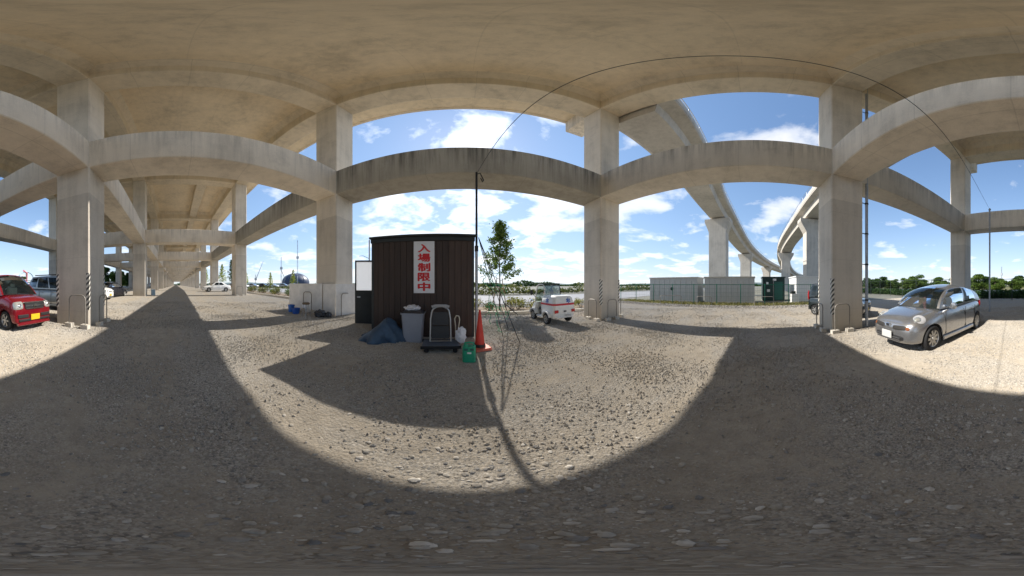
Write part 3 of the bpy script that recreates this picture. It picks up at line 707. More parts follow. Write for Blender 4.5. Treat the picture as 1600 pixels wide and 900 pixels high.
def car(name, label, S, loc, heading, paint, cat='car', group=None):
    """x forward, y left, z up; S holds the shape"""
    root = empty(name, loc, R(heading)); tag(root, label, cat, group)
    st = S['st']; rows = []
    for (x, w, zb, zt, crown) in st:
        zm = zb + (zt - zb) * 0.42
        half = [(0, zb), (w * 0.72, zb), (w * 0.95, zb + 0.05), (w * 0.995, zb + (zt - zb) * 0.22), (w, zm), (w * 0.985, zb + (zt - zb) * 0.72), (w * 0.93, zt - 0.035), (w * 0.80, zt + crown * 0.45), (w * 0.4, zt + crown * 0.85), (0, zt + crown)]
        rows.append([(x, y, z) for y, z in half] + [(x, -y, z) for y, z in half[-2:0:-1]])
    n = len(rows[0]); b = MB(); V = [p for r_ in rows for p in r_]; F = []
    for i in range(len(rows) - 1):
        for k in range(n): F.append((i * n + k, i * n + (k + 1) % n, (i + 1) * n + (k + 1) % n, (i + 1) * n + k))
    for i0, rev in ((0, 0), ((len(rows) - 1) * n, 1)):
        for k in range(1, n // 2):
            q = (i0 + k, i0 + k + 1, i0 + n - k - 1, i0 + n - k) if k < n // 2 - 1 else (i0 + k, i0 + k + 1, i0 + n - k)
            F.append(q if not rev else q[::-1])
        F.append((i0, i0 + 1, i0 + n - 1) if not rev else (i0 + n - 1, i0 + 1, i0))
    b.add(V, F)
    r = S['r']; W = S['W']; ax_ = S['axles']; M90 = Matrix.Rotation(R(90), 3, 'X'); ra = r * 1.17
    cut = [MB().lathe([(ra, -0.3), (ra, 0.3)], 28, (x, s * (W / 2 - 0.02), r), M90) for x in ax_ for s in (-1, 1)]
    m = eval_mesh(b, 2 if S.get('fine') else 1, cut)
    link('body', m, paint, root, 38)
    # cabin: four curved sides with window openings, a crowned roof
    cw, rf, rr_, rb = S['cowl'], S['roof_f'], S['roof_r'], S['rear']      # (x, half width, z)
    P = lambda p, s: (p[0], s * p[1], p[2])
    bodyb = MB(); glassb = []
    def side(c00, c10, c11, c01, wins, bows, ns, ntt, nm, gm):
        ss = lines([a for w_ in wins for a in w_[:2]], ns); ts = lines([a for w_ in wins for a in w_[2:]], ntt)
        G = patch(c00, c10, c11, c01, ss, ts, *bows); gl = [MB() for _ in wins]
        for i in range(len(ss) - 1):
            for j in range(len(ts) - 1):
                a, t = (ss[i] + ss[i + 1]) / 2, (ts[j] + ts[j + 1]) / 2
                q = [G[i][j], G[i + 1][j], G[i + 1][j + 1], G[i][j + 1]]
                for w_, g_ in zip(wins, gl):
                    if w_[0] < a < w_[1] and w_[2] < t < w_[3]: g_.add(q, [(0, 1, 2, 3)]); break
                else: bodyb.add(q, [(0, 1, 2, 3)])
        for g_ in gl:
            mm = g_.mesh(nm); bm = bmesh.new(); bm.from_mesh(mm); bmesh.ops.remove_doubles(bm, verts=bm.verts, dist=1e-4); bm.to_mesh(mm); bm.free()
            link(nm, mm, gm, root, 60)
    dk = S.get('glass', 'glass')
    cr = S.get('crown', 0.06); pA = S.get('pA', (0.03, 0, 0.025)); pC = S.get('pC', (-0.03, 0, 0.02)); ef, er_ = (0.06, 0, cr), (-0.05, 0, cr); rz_ = (0, 0, S.get('rz', 0.025))
    side(P(cw, 1), P(cw, -1), P(rf, -1), P(rf, 1), [(0.04, 0.96, 0.03, 0.94)], ((S.get('wbulge', 0.10), 0, 0.0), ef, pA, pA, (0.03, 0, 0.02)), 10, 6, 'windscreen', 'glass')
    side(P(rb, -1), P(rb, 1), P(rr_, 1), P(rr_, -1), [(0.10, 0.90, 0.14, 0.90)], ((-0.07, 0, 0), er_, pC, pC, (-0.02, 0, 0.01)), 10, 6, 'rear_window', dk)
    for s in (1, -1):
        side(P(rb, s), P(cw, s), P(rf, s), P(rr_, s), S['wins'], ((0, s * 0.03, 0), rz_, pC, pA, (0, s * 0.04, 0)), 14, 6, 'side_window', dk)
    G = patch(P(rf, 1), P(rf, -1), P(rr_, -1), P(rr_, 1), [i / 8 for i in range(9)], [i / 10 for i in range(11)], ef, er_, rz_, rz_, (0, 0, 0.015))
    for i in range(8):
        for j in range(10): bodyb.add([G[i][j], G[i + 1][j], G[i + 1][j + 1], G[i][j + 1]], [(0, 1, 2, 3)])
    mm = bodyb.mesh('cabin'); bm = bmesh.new(); bm.from_mesh(mm); bmesh.ops.remove_doubles(bm, verts=bm.verts, dist=1e-4)
    bmesh.ops.recalc_face_normals(bm, faces=bm.faces); bm.to_mesh(mm); bm.free()
    link('cabin', mm, paint, root, 42)
    # wheels
    ty, rm, ds = wheel_meshes(r, 0.17, S.get('rim', 'cap'))
    for x in ax_:
        for s in (-1, 1):
            w_ = empty('wheel', (x, s * (W / 2 - 0.105), r)); w_.parent = root
            if s < 0: w_.rotation_euler = (0, 0, math.pi)
            link('tyre', ty, 'rubber', w_, 40); link('rim', rm, 'rim', w_, 40); link('disc', ds, 'trim_black', w_)
    # seats, dashboard
    for x in (S['seat_x'], S['seat_x'] - 0.85):
        for s in (1, -1):
            MB().cbox(x - 0.06, x + 0.06, s * W * 0.21 - 0.22, s * W * 0.21 + 0.22, 0.5, cw[2] + 0.22, 0.05).cbox(x - 0.04, x + 0.04, s * W * 0.21 - 0.11, s * W * 0.21 + 0.11, cw[2] + 0.24, cw[2] + 0.42, 0.03).build('seat', 'seat_grey', root, 40)
    MB().cbox(cw[0] - 0.55, cw[0] - 0.12, -cw[1] * 0.9, cw[1] * 0.9, cw[2] - 0.12, cw[2] + 0.03, 0.05, 'y').build('dashboard', 'trim_black', root)
    # mirrors
    for s in (1, -1):
        MB().lathe([(0.02, -0.045), (0.075, -0.04), (0.09, 0.0), (0.08, 0.04), (0.03, 0.055)], 12, (cw[0] - 0.42, s * (W / 2 + 0.07), cw[2] + 0.06), Matrix.Rotation(R(90), 3, 'Y')).box((cw[0] - 0.42, s * (W / 2 - 0.01), cw[2] + 0.02), (0.05, 0.12, 0.03)).build('mirror', paint, root, 50)
    # doors: thin dark gaps and handles standing on the flank
    for s in (1, -1):
        for x in S['door_gaps']:
            zt_ = cw[2] - 0.04
            MB().box((x, s * (W / 2 - 0.006), (zt_ + 0.30) / 2), (0.012, 0.012, zt_ - 0.30)).build('door_gap', 'trim_black', root)
        for x in S['handles']:
            MB().cbox(x - 0.09, x + 0.09, s * (W / 2 - 0.012) - 0.018, s * (W / 2 - 0.012) + 0.018, cw[2] - 0.15, cw[2] - 0.115, 0.012, 'x').build('door_handle', paint, root)
        MB().cbox(ax_[1] + r * 1.3, ax_[0] - r * 1.3, s * (W / 2 - 0.02) - 0.03, s * (W / 2 - 0.02) + 0.03, S['st'][4][2] - 0.01, S['st'][4][2] + 0.09, 0.015, 'x').build('sill', paint, root)
    # lights
    from mathutils.bvhtree import BVHTree
    bvh = BVHTree.FromPolygons([v.co for v in m.vertices], [tuple(p.vertices) for p in m.polygons])
    def conform(nm, mt, p, d, w, h, proud=0.008, roll=0.0, sq=3.0, par=None):
        d = Vector(d).normalized(); e = Vector((0, 0, 1)).cross(d).normalized(); f = d.cross(e)
        e, f = e * math.cos(roll) + f * math.sin(roll), f * math.cos(roll) - e * math.sin(roll)
        V = []; K = 28; rings = (0.0, 0.45, 0.8, 0.93, 1.0)
        for q in rings:
            for k in range(K if q else 1):
                a = 2 * math.pi * k / K; c_, s_ = math.cos(a), math.sin(a)
                aa = math.copysign(abs(c_) ** (2 / sq), c_) * w / 2 * q; bb = math.copysign(abs(s_) ** (2 / sq), s_) * h / 2 * q
                o0 = Vector(p) + e * aa + f * bb
                hit = bvh.ray_cast(o0 + d * 0.5, -d, 1.2)[0]
                if hit is None: hit = V[0] if V else o0
                V.append(hit + d * (proud * (1 - q ** 6) - (0.004 if q == 1 else 0)))
        F = [(0, 1 + k, 1 + (k + 1) % K) for k in range(K)]
        for i in range(len(rings) - 2):
            a0, b0 = 1 + i * K, 1 + (i + 1) * K
            F += [(a0 + k, b0 + k, b0 + (k + 1) % K, a0 + (k + 1) % K) for k in range(K)]
        return MB().add(V, F).build(nm, mt, par or root, 60)
    for (nm, mt, p, d, w, h, proud, roll, sq) in S.get('skin', []):
        for s in ((1, -1) if p[1] else (1,)):
            conform(nm, mt, (p[0], s * p[1], p[2]), (d[0], s * d[1], d[2]), w, h, proud, s * roll, sq)
    for kind, items in (('headlight', S['head']), ('tail_light', S['tail'])):
        for (x, y, z, sx, sy, sz, yaw) in items:
            for s in (1, -1):
                bl = MB().lathe([(math.cos(a), math.sin(a)) for a in [R(-90 + 18 * i) for i in range(11)]], 16)
                Mx = rotz(R(s * yaw)) @ Matrix.Diagonal((sx, sy, sz))
                bl.v = [tuple(Mx @ Vector(p) + Vector((x, s * y, z))) for p in bl.v]
                bl.build(kind, 'lamp_clear' if kind == 'headlight' else 'lamp_red', root, 60)
    for (nm, mt, x, y, z, sx, sy, sz) in S['extra']:
        for s in ((1, -1) if y else (1,)):
            MB().cbox(x - sx / 2, x + sx / 2, s * y - sy / 2, s * y + sy / 2, z - sz / 2, z + sz / 2, min(sx, sz, sy) * 0.3, 'y').build(nm, mt, root)
    return root

HATCH = dict(W=1.66, r=0.295, fine=True, axles=(1.19, -1.24), glass='glass_dark',
    st=[(1.83, 0.42, 0.30, 0.50, 0.06), (1.79, 0.60, 0.22, 0.60, 0.07), (1.66, 0.74, 0.19, 0.70, 0.08), (1.45, 0.80, 0.18, 0.765, 0.09), (1.10, 0.825, 0.18, 0.86, 0.08), (0.75, 0.83, 0.18, 0.925, 0.05), (0.30, 0.83, 0.18, 0.945, 0.02),
        (-0.5, 0.83, 0.18, 0.965, 0.02), (-1.15, 0.825, 0.19, 0.985, 0.02), (-1.55, 0.79, 0.22, 0.98, 0.03), (-1.76, 0.70, 0.28, 0.90, 0.03), (-1.84, 0.50, 0.34, 0.72, 0.03)],
    cowl=(0.90, 0.745, 0.925), roof_f=(0.20, 0.57, 1.39), roof_r=(-1.24, 0.53, 1.34), rear=(-1.74, 0.69, 0.97), crown=0.07, rz=0.075, pA=(0.06, 0, 0.07), pC=(-0.09, 0, 0.07),
    wins=[(0.17, 0.51, 0.08, 0.88), (0.545, 0.955, 0.06, 0.90)], wbulge=0.13, seat_x=-0.15, door_gaps=(0.72, -0.33, -1.0), handles=(-0.17, -0.85),
    head=[], skin=[('lamp_rim', 'cloth_grey', (1.42, 0.60, 0.72), (0.75, 0.35, 0.62), 0.30, 0.24, 0.010, -0.5, 2.2), ('headlight', 'lamp_clear', (1.46, 0.595, 0.71), (0.8, 0.3, 0.55), 0.17, 0.16, 0.045, 0, 2.0),
        ('grille', 'mesh_grey', (1.80, 0.33, 0.575), (1, 0.12, 0.12), 0.40, 0.105, 0.006, 0.05, 4.0), ('indicator', 'lamp_amber', (1.75, 0.545, 0.575), (0.85, 0.5, 0.1), 0.10, 0.075, 0.010, 0, 3.0),
        ('air_intake', 'trim_black', (1.8, 0, 0.345), (1, 0, 0), 1.02, 0.115, 0.004, 0, 5.0)], tail=[(-1.72, 0.62, 0.86, 0.09, 0.1, 0.17, 20)],
    extra=[('emblem', 'chrome', 1.83, 0, 0.61, 0.04, 0.10, 0.08),
           ('number_plate', 'plate_white', 1.875, 0, 0.40, 0.02, 0.33, 0.165), ('rear_bumper', 'paint_silver', -1.84, 0, 0.42, 0.08, 1.1, 0.16)])
silver = car('hatchback_car', 'silver round-fronted five-door hatchback parked in the sun beside a column', HATCH, (3.16, -4.96, gz(3.1) + 0.01), 86.5, 'paint_silver'); silver.scale = (1.065,) * 3
t_ = MB().lathe([(0.03, 0), (0.06, 0.05), (0.05, 0.10), (0.02, 0.13), (0.045, 0.17), (0.03, 0.22)], 10, (0.55, 0.02, 0.95)).build('dashboard_toy', 'toy_pink', silver, 60)
for x_ in (0.28, 0.318, 0.356): MB().box((1.845, 0, x_), (0.03, 0.80, 0.012)).build('intake_slat', 'paint_silver', silver)

KEI = dict(W=1.475, r=0.28, fine=True, axles=(1.20, -1.20), rim='spoke', glass='glass_dark',
    st=[(1.70, 0.60, 0.24, 0.60, 0.03), (1.68, 0.67, 0.20, 0.78, 0.03), (1.58, 0.71, 0.18, 0.86, 0.05), (1.35, 0.73, 0.18, 0.92, 0.07), (1.05, 0.735, 0.18, 0.97, 0.06), (0.80, 0.737, 0.18, 1.0, 0.04), (0.3, 0.737, 0.18, 1.0, 0.02),
        (-0.5, 0.737, 0.18, 1.01, 0.02), (-1.2, 0.735, 0.19, 1.02, 0.02), (-1.58, 0.71, 0.2, 1.02, 0.02), (-1.68, 0.68, 0.24, 0.95, 0.02), (-1.70, 0.62, 0.3, 0.8, 0.02)],
    cowl=(1.02, 0.70, 0.99), roof_f=(0.35, 0.57, 1.60), roof_r=(-1.40, 0.57, 1.60), rear=(-1.64, 0.68, 1.02), crown=0.06,
    wins=[(0.06, 0.20, 0.10, 0.86), (0.23, 0.53, 0.08, 0.88), (0.56, 0.92, 0.08, 0.88)], seat_x=0.1, door_gaps=(0.85, -0.15, -0.9), handles=(0.05, -0.7),
    head=[], skin=[('headlight', 'lamp_clear', (1.66, 0.57, 0.745), (0.88, 0.45, 0.1), 0.30, 0.23, 0.022, -0.1, 4.0), ('lamp_core', 'chrome', (1.66, 0.535, 0.745), (0.92, 0.35, 0.1), 0.12, 0.13, 0.034, 0, 2.0)], tail=[(-1.66, 0.64, 1.1, 0.06, 0.07, 0.3, 10)],
    extra=[('grille', 'trim_black', 1.69, 0, 0.735, 0.06, 0.74, 0.17), ('grille_bar', 'chrome', 1.715, 0, 0.735, 0.04, 0.70, 0.022), ('grille_bar', 'chrome', 1.70, 0, 0.83, 0.05, 0.82, 0.03), ('grille_bar', 'chrome', 1.705, 0, 0.645, 0.05, 0.66, 0.024), ('emblem', 'chrome', 1.735, 0, 0.735, 0.03, 0.13, 0.075),
           ('air_intake', 'trim_black', 1.695, 0.42, 0.44, 0.05, 0.36, 0.10), ('air_intake', 'trim_black', 1.70, 0.36, 0.325, 0.05, 0.42, 0.07),
           ('number_plate', 'plate_yellow', 1.73, 0, 0.40, 0.02, 0.33, 0.165), ('lower_lip', 'paint_red', 1.69, 0, 0.215, 0.09, 1.22, 0.07)])
car('compact_car', 'red boxy compact car with yellow number plate parked before the striped column', KEI, (-4.22, -5.78, gz(-4.1) + 0.01), 86, 'paint_red').scale = (1.065,) * 3
WAG = dict(W=1.70, r=0.32, axles=(1.30, -1.30), rim='spoke', glass='glass_dark',
    st=[(2.10, 0.62, 0.30, 0.62, 0.03), (2.06, 0.74, 0.26, 0.82, 0.03), (1.90, 0.81, 0.24, 0.92, 0.05), (1.5, 0.84, 0.23, 1.0, 0.06), (1.1, 0.85, 0.23, 1.05, 0.05), (0.8, 0.85, 0.23, 1.08, 0.03), (0.2, 0.85, 0.23, 1.08, 0.02),
        (-0.6, 0.85, 0.23, 1.10, 0.02), (-1.4, 0.845, 0.24, 1.12, 0.02), (-1.9, 0.81, 0.27, 1.12, 0.02), (-2.05, 0.77, 0.3, 1.0, 0.02), (-2.10, 0.66, 0.36, 0.8, 0.02)],
    cowl=(1.05, 0.80, 1.06), roof_f=(0.35, 0.63, 1.76), roof_r=(-1.70, 0.62, 1.76), rear=(-2.02, 0.78, 1.12), crown=0.06,
    wins=[(0.06, 0.24, 0.10, 0.86), (0.28, 0.56, 0.08, 0.88), (0.59, 0.92, 0.08, 0.88)], seat_x=0.0, door_gaps=(0.9, -0.15, -1.0), handles=(0.05, -0.8),
    head=[(1.93, 0.66, 0.80, 0.14, 0.14, 0.10, 25)], tail=[(-2.04, 0.74, 1.2, 0.06, 0.07, 0.26, 10)],
    extra=[('grille', 'trim_black', 2.08, 0, 0.74, 0.06, 0.8, 0.14), ('number_plate', 'plate_white', 2.12, 0, 0.46, 0.02, 0.33, 0.165), ('roof_rail', 'trim_black', -0.65, 0.57, 1.86, 1.8, 0.04, 0.05)])
car('estate_car', 'silver-grey estate car half hidden behind the red car and the striped column', WAG, (-8.35, -5.95, gz(-8.3)), 90, 'paint_silver_grey')
SEDAN = dict(W=1.70, r=0.31, axles=(1.32, -1.32), rim='cap', glass='glass_dark',
    st=[(2.22, 0.55, 0.28, 0.55, 0.02), (2.18, 0.70, 0.23, 0.66, 0.03), (2.0, 0.80, 0.21, 0.74, 0.05), (1.6, 0.84, 0.20, 0.82, 0.06), (1.1, 0.85, 0.20, 0.90, 0.05), (0.8, 0.85, 0.20, 0.93, 0.02), (0.2, 0.85, 0.2, 0.94, 0.02),
        (-0.6, 0.85, 0.2, 0.95, 0.02), (-1.2, 0.85, 0.2, 0.96, 0.02), (-1.6, 0.84, 0.21, 0.95, 0.03), (-2.05, 0.78, 0.26, 0.93, 0.03), (-2.2, 0.70, 0.32, 0.82, 0.02), (-2.24, 0.6, 0.36, 0.6, 0.02)],
    cowl=(0.95, 0.76, 0.93), roof_f=(0.15, 0.57, 1.41), roof_r=(-0.85, 0.56, 1.40), rear=(-1.60, 0.70, 0.97), crown=0.05,
    wins=[(0.20, 0.53, 0.08, 0.87), (0.56, 0.90, 0.08, 0.88)], seat_x=-0.05, door_gaps=(0.85, -0.25, -1.05), handles=(-0.1, -0.9),
    head=[(2.03, 0.62, 0.64, 0.15, 0.15, 0.08, 30)], tail=[(-2.14, 0.62, 0.76, 0.07, 0.16, 0.08, 10)],
    extra=[('grille', 'trim_black', 2.19, 0, 0.58, 0.06, 0.55, 0.09), ('number_plate', 'plate_white', 2.235, 0, 0.40, 0.02, 0.33, 0.165), ('air_intake', 'trim_black', 2.2, 0, 0.31, 0.06, 0.9, 0.06)])
KEIW = dict(KEI); KEIW['extra'] = [('number_plate', 'plate_yellow', 1.73, 0.0, 0.42, 0.02, 0.33, 0.165), ('grille', 'trim_black', 1.70, 0, 0.70, 0.05, 0.5, 0.07), ('air_intake', 'trim_black', 1.70, 0, 0.28, 0.05, 0.9, 0.06), ('rear_plate', 'plate_yellow', -1.715, 0.0, 0.62, 0.02, 0.33, 0.165), ('rear_bumper', 'trim_black', -1.70, 0, 0.36, 0.06, 1.2, 0.2)]; KEIW['fine'] = False
car('compact_car', 'white compact car with yellow plate peeking out behind the striped column', KEIW, (-14.4, -7.0, gz(-14.4)), 84, 'paint_white')
car('sedan_car', 'black sedan nosing out beside the second column of the long row', SEDAN, (-17.3, -6.35, gz(-17.3)), 168, 'paint_black')
car('sedan_car', 'white sedan parked crosswise far under the viaduct beside a column', SEDAN, (-27.6, 6.15, gz(-27.6)), 272, 'paint_white')
car('compact_car', 'white car parked far down the left column row', KEIW, (-56.0, -6.6, gz(-56)), 60, 'paint_white')
TALL = dict(KEIW); TALL['roof_f'] = (0.45, 0.58, 1.74); TALL['roof_r'] = (-1.42, 0.58, 1.74)
car('compact_car', 'dark tall compact car hidden behind the column left of the silver car', TALL, (9.25, -4.75, -0.2), 214, 'paint_dark_green')
far = [(-58.5, 22.5, 'paint_white'), (-57.0, 25.5, 'paint_silver_grey'), (-55.0, 28.5, 'paint_black'), (-53.0, 31.0, 'paint_white'), (-51.0, 34.0, 'paint_silver_grey'), (-49.5, 37.0, 'paint_white'), (-61.0, 19.5, 'paint_silver_grey')]
FS = dict(SEDAN); FS['fine'] = False
where = {q[:2]: w_ for q, w_ in zip(far, ('second nearest the far sedan', 'third from the far sedan', 'the only dark one', 'in the middle of the row', 'left of the dome', 'the last before the white boards', 'nearest the far sedan'))}
proto = {}
for x, y, p in far:
    nm = {'paint_white': 'white', 'paint_silver_grey': 'silver', 'paint_black': 'black'}[p]
    lb = '%s car in the distant row parked beyond the hedge, %s' % (nm, where[(x, y)])
    if p not in proto: proto[p] = car('sedan_car', lb, FS, (x, y, 0.53), 28, p, 'car', 'cars in the distant car park')
    else:
        c = copy_tree(proto[p]); c.location = (x, y, 0.53); c['label'] = lb

# ------------------------------------------------------------------ small white utility cart with a box body
def cart(loc, heading):
    root = empty('utility_cart', loc, R(heading)); tag(root, 'small white four-wheeled cart with red stripe and blue star on its rear box', 'cart')
    def loft(secs):
        n = len(secs[0]); V = [p for s in secs for p in s]; F = [tuple(range(n)), tuple(range(len(V) - 1, len(V) - n - 1, -1))]
        for i in range(len(secs) - 1):
            for k in range(n): F.append((i * n + k, i * n + (k + 1) % n, (i + 1) * n + (k + 1) % n, (i + 1) * n + k))
        return MB().add(V, F)
    def rrect(x0, x1, y, z, c):
        return [(x0 + c, -y, z), (x1 - c, -y, z), (x1, -y + c, z), (x1, y - c, z), (x1 - c, y, z), (x0 + c, y, z), (x0, y - c, z), (x0, -y + c, z)]
    # rear box: tub, stripe, lid
    loft([rrect(-1.06, -0.12, 0.50, 0.27, 0.06), rrect(-1.10, -0.12, 0.55, 0.36, 0.07), rrect(-1.10, -0.10, 0.56, 0.80, 0.07)]).build('tub', 'white_paint', root, 30)
    loft([rrect(-1.105, -0.095, 0.565, 0.80, 0.07), rrect(-1.105, -0.095, 0.565, 0.875, 0.07)]).build('stripe', 'stripe_red', root, 30)
    loft([rrect(-1.09, -0.10, 0.55, 0.875, 0.08), rrect(-1.04, -0.12, 0.53, 1.08, 0.10), rrect(-1.00, -0.16, 0.48, 1.17, 0.12), rrect(-0.92, -0.22, 0.40, 1.20, 0.12)]).build('lid', 'white_paint', root, 40)
    def star(c, nrm, up, s):
        o = None; nrm = Vector(nrm).normalized(); up = Vector(up); rt = up.cross(nrm).normalized(); up = nrm.cross(rt).normalized()
        b_ = MB()
        for k in range(3):
            a = k * math.pi / 3; d = up * math.cos(a) + rt * math.sin(a); e = nrm.cross(d)
            q = Vector(c) + nrm * (0.004 + 0.002 * k)
            b_.add([q + d * s + e * s * 0.22, q + d * s - e * s * 0.22, q - d * s - e * s * 0.22, q - d * s + e * s * 0.22], [(0, 1, 2, 3)])
        o = b_.build('star_emblem', 'star_blue', root)
        q = Vector(c) + nrm * 0.014
        MB().add([q + up * s * .7 + rt * s * .05, q + up * s * .7 - rt * s * .05, q - up * s * .7 - rt * s * .05, q - up * s * .7 + rt * s * .05], [(0, 1, 2, 3)]).build('emblem_rod', 'white_paint', o)
    star((-1.072, -0.20, 0.985), (-1, 0, 0.24), (0, 0, 1), 0.115)
    star((-0.62, 0.548, 0.985), (0, 1, 0.12), (0, 0, 1), 0.115)
    for s in (1, -1):
        MB().cbox(-1.135, -1.09, s * 0.44 - 0.085, s * 0.44 + 0.085, 0.50, 0.62, 0.015, 'y').build('tail_light', 'lamp_red', root)
        # fenders
        M90 = Matrix.Rotation(R(90), 3, 'X')
        arc = [(0.31 * math.cos(R(a)), 0.31 * math.sin(R(a))) for a in range(15, 166, 15)]; inn = [(0.27 * math.cos(R(a)), 0.27 * math.sin(R(a))) for a in range(165, 14, -15)]
        MB().ext(arc + inn, lambda a, h, t: (-0.62 + a, t, 0.245 + h), s * 0.50, s * 0.665).build('fender', 'white_paint', root, 30)
        MB().ext(arc + inn, lambda a, h, t: (0.66 + a, t, 0.245 + h), s * 0.34, s * 0.55).build('fender', 'white_paint', root, 30)
    MB().b2(-1.125, -1.09, -0.06, 0.06, 0.53, 0.585).build('latch', 'trim_black', root)
    MB().cbox(-1.13, -1.04, -0.40, 0.40, 0.28, 0.36, 0.02, 'y').build('bumper', 'white_paint', root)
    MB().cbox(-1.145, -1.13, -0.30, -0.02, 0.34, 0.42, 0.004, 'y').build('number_plate', 'plate_white', root)
    # floor, front cowl, seat, cab frame, windscreen
    MB().cbox(-0.12, 0.95, -0.46, 0.46, 0.20, 0.27, 0.02, 'x').build('floor_pan', 'white_paint', root)
    loft([rrect(0.62, 1.02, 0.36, 0.24, 0.1), rrect(0.56, 1.05, 0.40, 0.50, 0.1), rrect(0.52, 0.92, 0.38, 0.74, 0.1), rrect(0.52, 0.72, 0.34, 0.84, 0.06)]).build('front_cowl', 'white_paint', root, 40)
    MB().cbox(-0.08, 0.36, -0.36, 0.36, 0.50, 0.64, 0.05, 'y').cbox(-0.10, 0.02, -0.34, 0.34, 0.64, 1.12, 0.05, 'y').b2(-0.06, 0.30, -0.30, 0.30, 0.27, 0.50).build('seat', 'chair_black', root, 40)
    for s in (1, -1):
        MB().tube([(0.62, s * 0.40, 0.80), (0.46, s * 0.42, 1.35), (0.36, s * 0.42, 1.60), (0.2, s * 0.42, 1.66), (-0.12, s * 0.42, 1.64), (-0.22, s * 0.42, 1.50), (-0.26, s * 0.42, 1.15)], 0.026, 8).build('cab_frame', 'white_paint' if s > 0 else 'trim_black', root, 60)
        MB().lathe([(0.01, -0.02), (0.07, -0.015), (0.08, 0.01), (0.02, 0.03)], 12, (0.62, s * 0.60, 1.28), Matrix.Rotation(R(90), 3, 'Y') @ Matrix.Diagonal((1.6, 1, 1))).tube([(0.62, s * 0.6, 1.28), (0.58, s * 0.40, 1.05)], 0.012, 6).build('mirror', 'trim_black', root, 50)
        MB().lathe([(0.02, -0.06), (0.075, 0.0), (0.085, 0.05), (0.0, 0.06)], 14, (0.86, s * 0.44, 0.86), Matrix.Rotation(R(90), 3, 'Y')).build('headlight', 'chrome', root, 50)
    MB().cbox(-0.20, 0.34, -0.44, 0.44, 1.64, 1.70, 0.02, 'y').build('roof', 'fence_dark', root)
    MB().add([(0.60, -0.38, 0.84), (0.60, 0.38, 0.84), (0.375, 0.40, 1.60), (0.375, -0.40, 1.60)], [(0, 1, 2, 3)]).build('windscreen', 'glass', root)
    MB().add([(-0.265, -0.40, 1.20), (-0.265, 0.40, 1.20), (-0.215, 0.41, 1.60), (-0.215, -0.41, 1.60)], [(0, 1, 2, 3)]).build('rear_window', 'glass', root)
    MB().tube([(0.52, 0.14, 0.85), (0.40, 0.14, 1.0)], 0.018, 6).lathe([(0.15, -0.012), (0.17, 0), (0.15, 0.012)], 18, (0.38, 0.14, 1.02), Matrix.Rotation(R(-50), 3, 'Y'), cap=False).build('steering_wheel', 'trim_black', root, 50)
    ty, rm, ds = wheel_meshes(0.235, 0.13, 'spoke')
    for x, y in ((-0.62, 0.56), (-0.62, -0.56), (0.66, 0.44), (0.66, -0.44)):
        w_ = empty('wheel', (x, y, 0.235)); w_.parent = root
        if y < 0: w_.rotation_euler = (0, 0, math.pi)
        link('tyre', ty, 'rubber', w_, 40); link('rim', rm, 'rim', w_, 40); link('disc', ds, 'trim_black', w_)
cart((3.78, 7.50, gz(3.8) + 0.005), 98)

# ------------------------------------------------------------------ corner stripes and pipe guards at the columns
def stripe(corner, rot, z0, z1, label, group=None):
    o = MB()
    w, t = 0.10, 0.006
    poly = [(-w, 0.001), (0.001, 0.001), (0.001, -w), (t, -w), (t, t), (-w, t)]
    o = o.ext(poly, lambda a, b_, h: (a, b_, h), z0, z1).build('corner_guard', 'hazard')
    o.location = (corner[0], corner[1], 0); o.rotation_euler = (0, 0, rot)
    tag(o, label, 'corner guard', group or 'striped guards on the column corners')
vB0, vB1 = ROW['B']; vA0, vA1 = ROW['A']
ch = 0.0
U1, U0 = FR[1][1], FR[1][0]                    # the frame by the red car
E0, E1 = FR[0]                                 # the end frame
stripe((U1, vB1), 0, 0.70, 1.88, 'black and white corner stripes on the red car column, on its sunlit edge')
stripe((U1, vB0), -math.pi / 2, 0.70, 1.88, 'black and white corner stripes next to the red car bonnet')
stripe((U0, vB1), math.pi / 2, 0.70, 1.88, 'black and white corner stripes beside the white compact car')
stripe((E0, vA0), math.pi, 0.55, 1.75, 'black and white corner stripes on the white cart column, nearest corner')
stripe((E1, vA0), -math.pi / 2, 0.55, 1.75, 'black and white corner stripes on the white cart column, fence side')
stripe((E0, vB1), math.pi / 2, 0.45, 1.72, 'black and pale corner stripes on the silver car column, nearest corner')
stripe((E1, vB1), 0, 0.45, 1.72, 'black and pale corner stripes on the silver car column, fence side')

def hoop(p, q, h, label, r=0.021, blocks=True, m='hoop_grey', group='pipe hoops guarding the columns'):
    """bent pipe hoop standing between p and q, each foot set in a small concrete block"""
    p, q = Vector((p[0], p[1], 0)), Vector((q[0], q[1], 0)); c = (p + q) / 2
    zb = gz(c.x); root = empty('pipe_hoop', (c.x, c.y, zb)); tag(root, label, 'pipe hoop', group)
    a, b_ = p - c, q - c; d = (b_ - a).normalized(); rad = min(0.16, (b_ - a).length * 0.4)
    pts = [a + Vector((0, 0, 0.0)), a + Vector((0, 0, h - rad))]
    pts += [a + d * (rad - rad * math.cos(R(t))) + Vector((0, 0, h - rad + rad * math.sin(R(t)))) for t in (22, 45, 68, 90)]
    pts += [b_ - d * (rad - rad * math.cos(R(t))) + Vector((0, 0, h - rad + rad * math.sin(R(t)))) for t in (90, 68, 45, 22)]
    pts += [b_ + Vector((0, 0, h - rad)), b_]
    MB().tube(pts, r, 8).build('pipe', m, root, 60)
    if blocks:
        ang = math.atan2(d.y, d.x)
        for e in (a, b_):
            o = MB().cbox(-0.14, 0.14, -0.09, 0.09, -0.05, 0.13, 0.015, 'z').build('foot_block', 'block_concrete', root)
            o.location = e; o.rotation_euler = (0, 0, ang + rng.uniform(-0.15, 0.15))
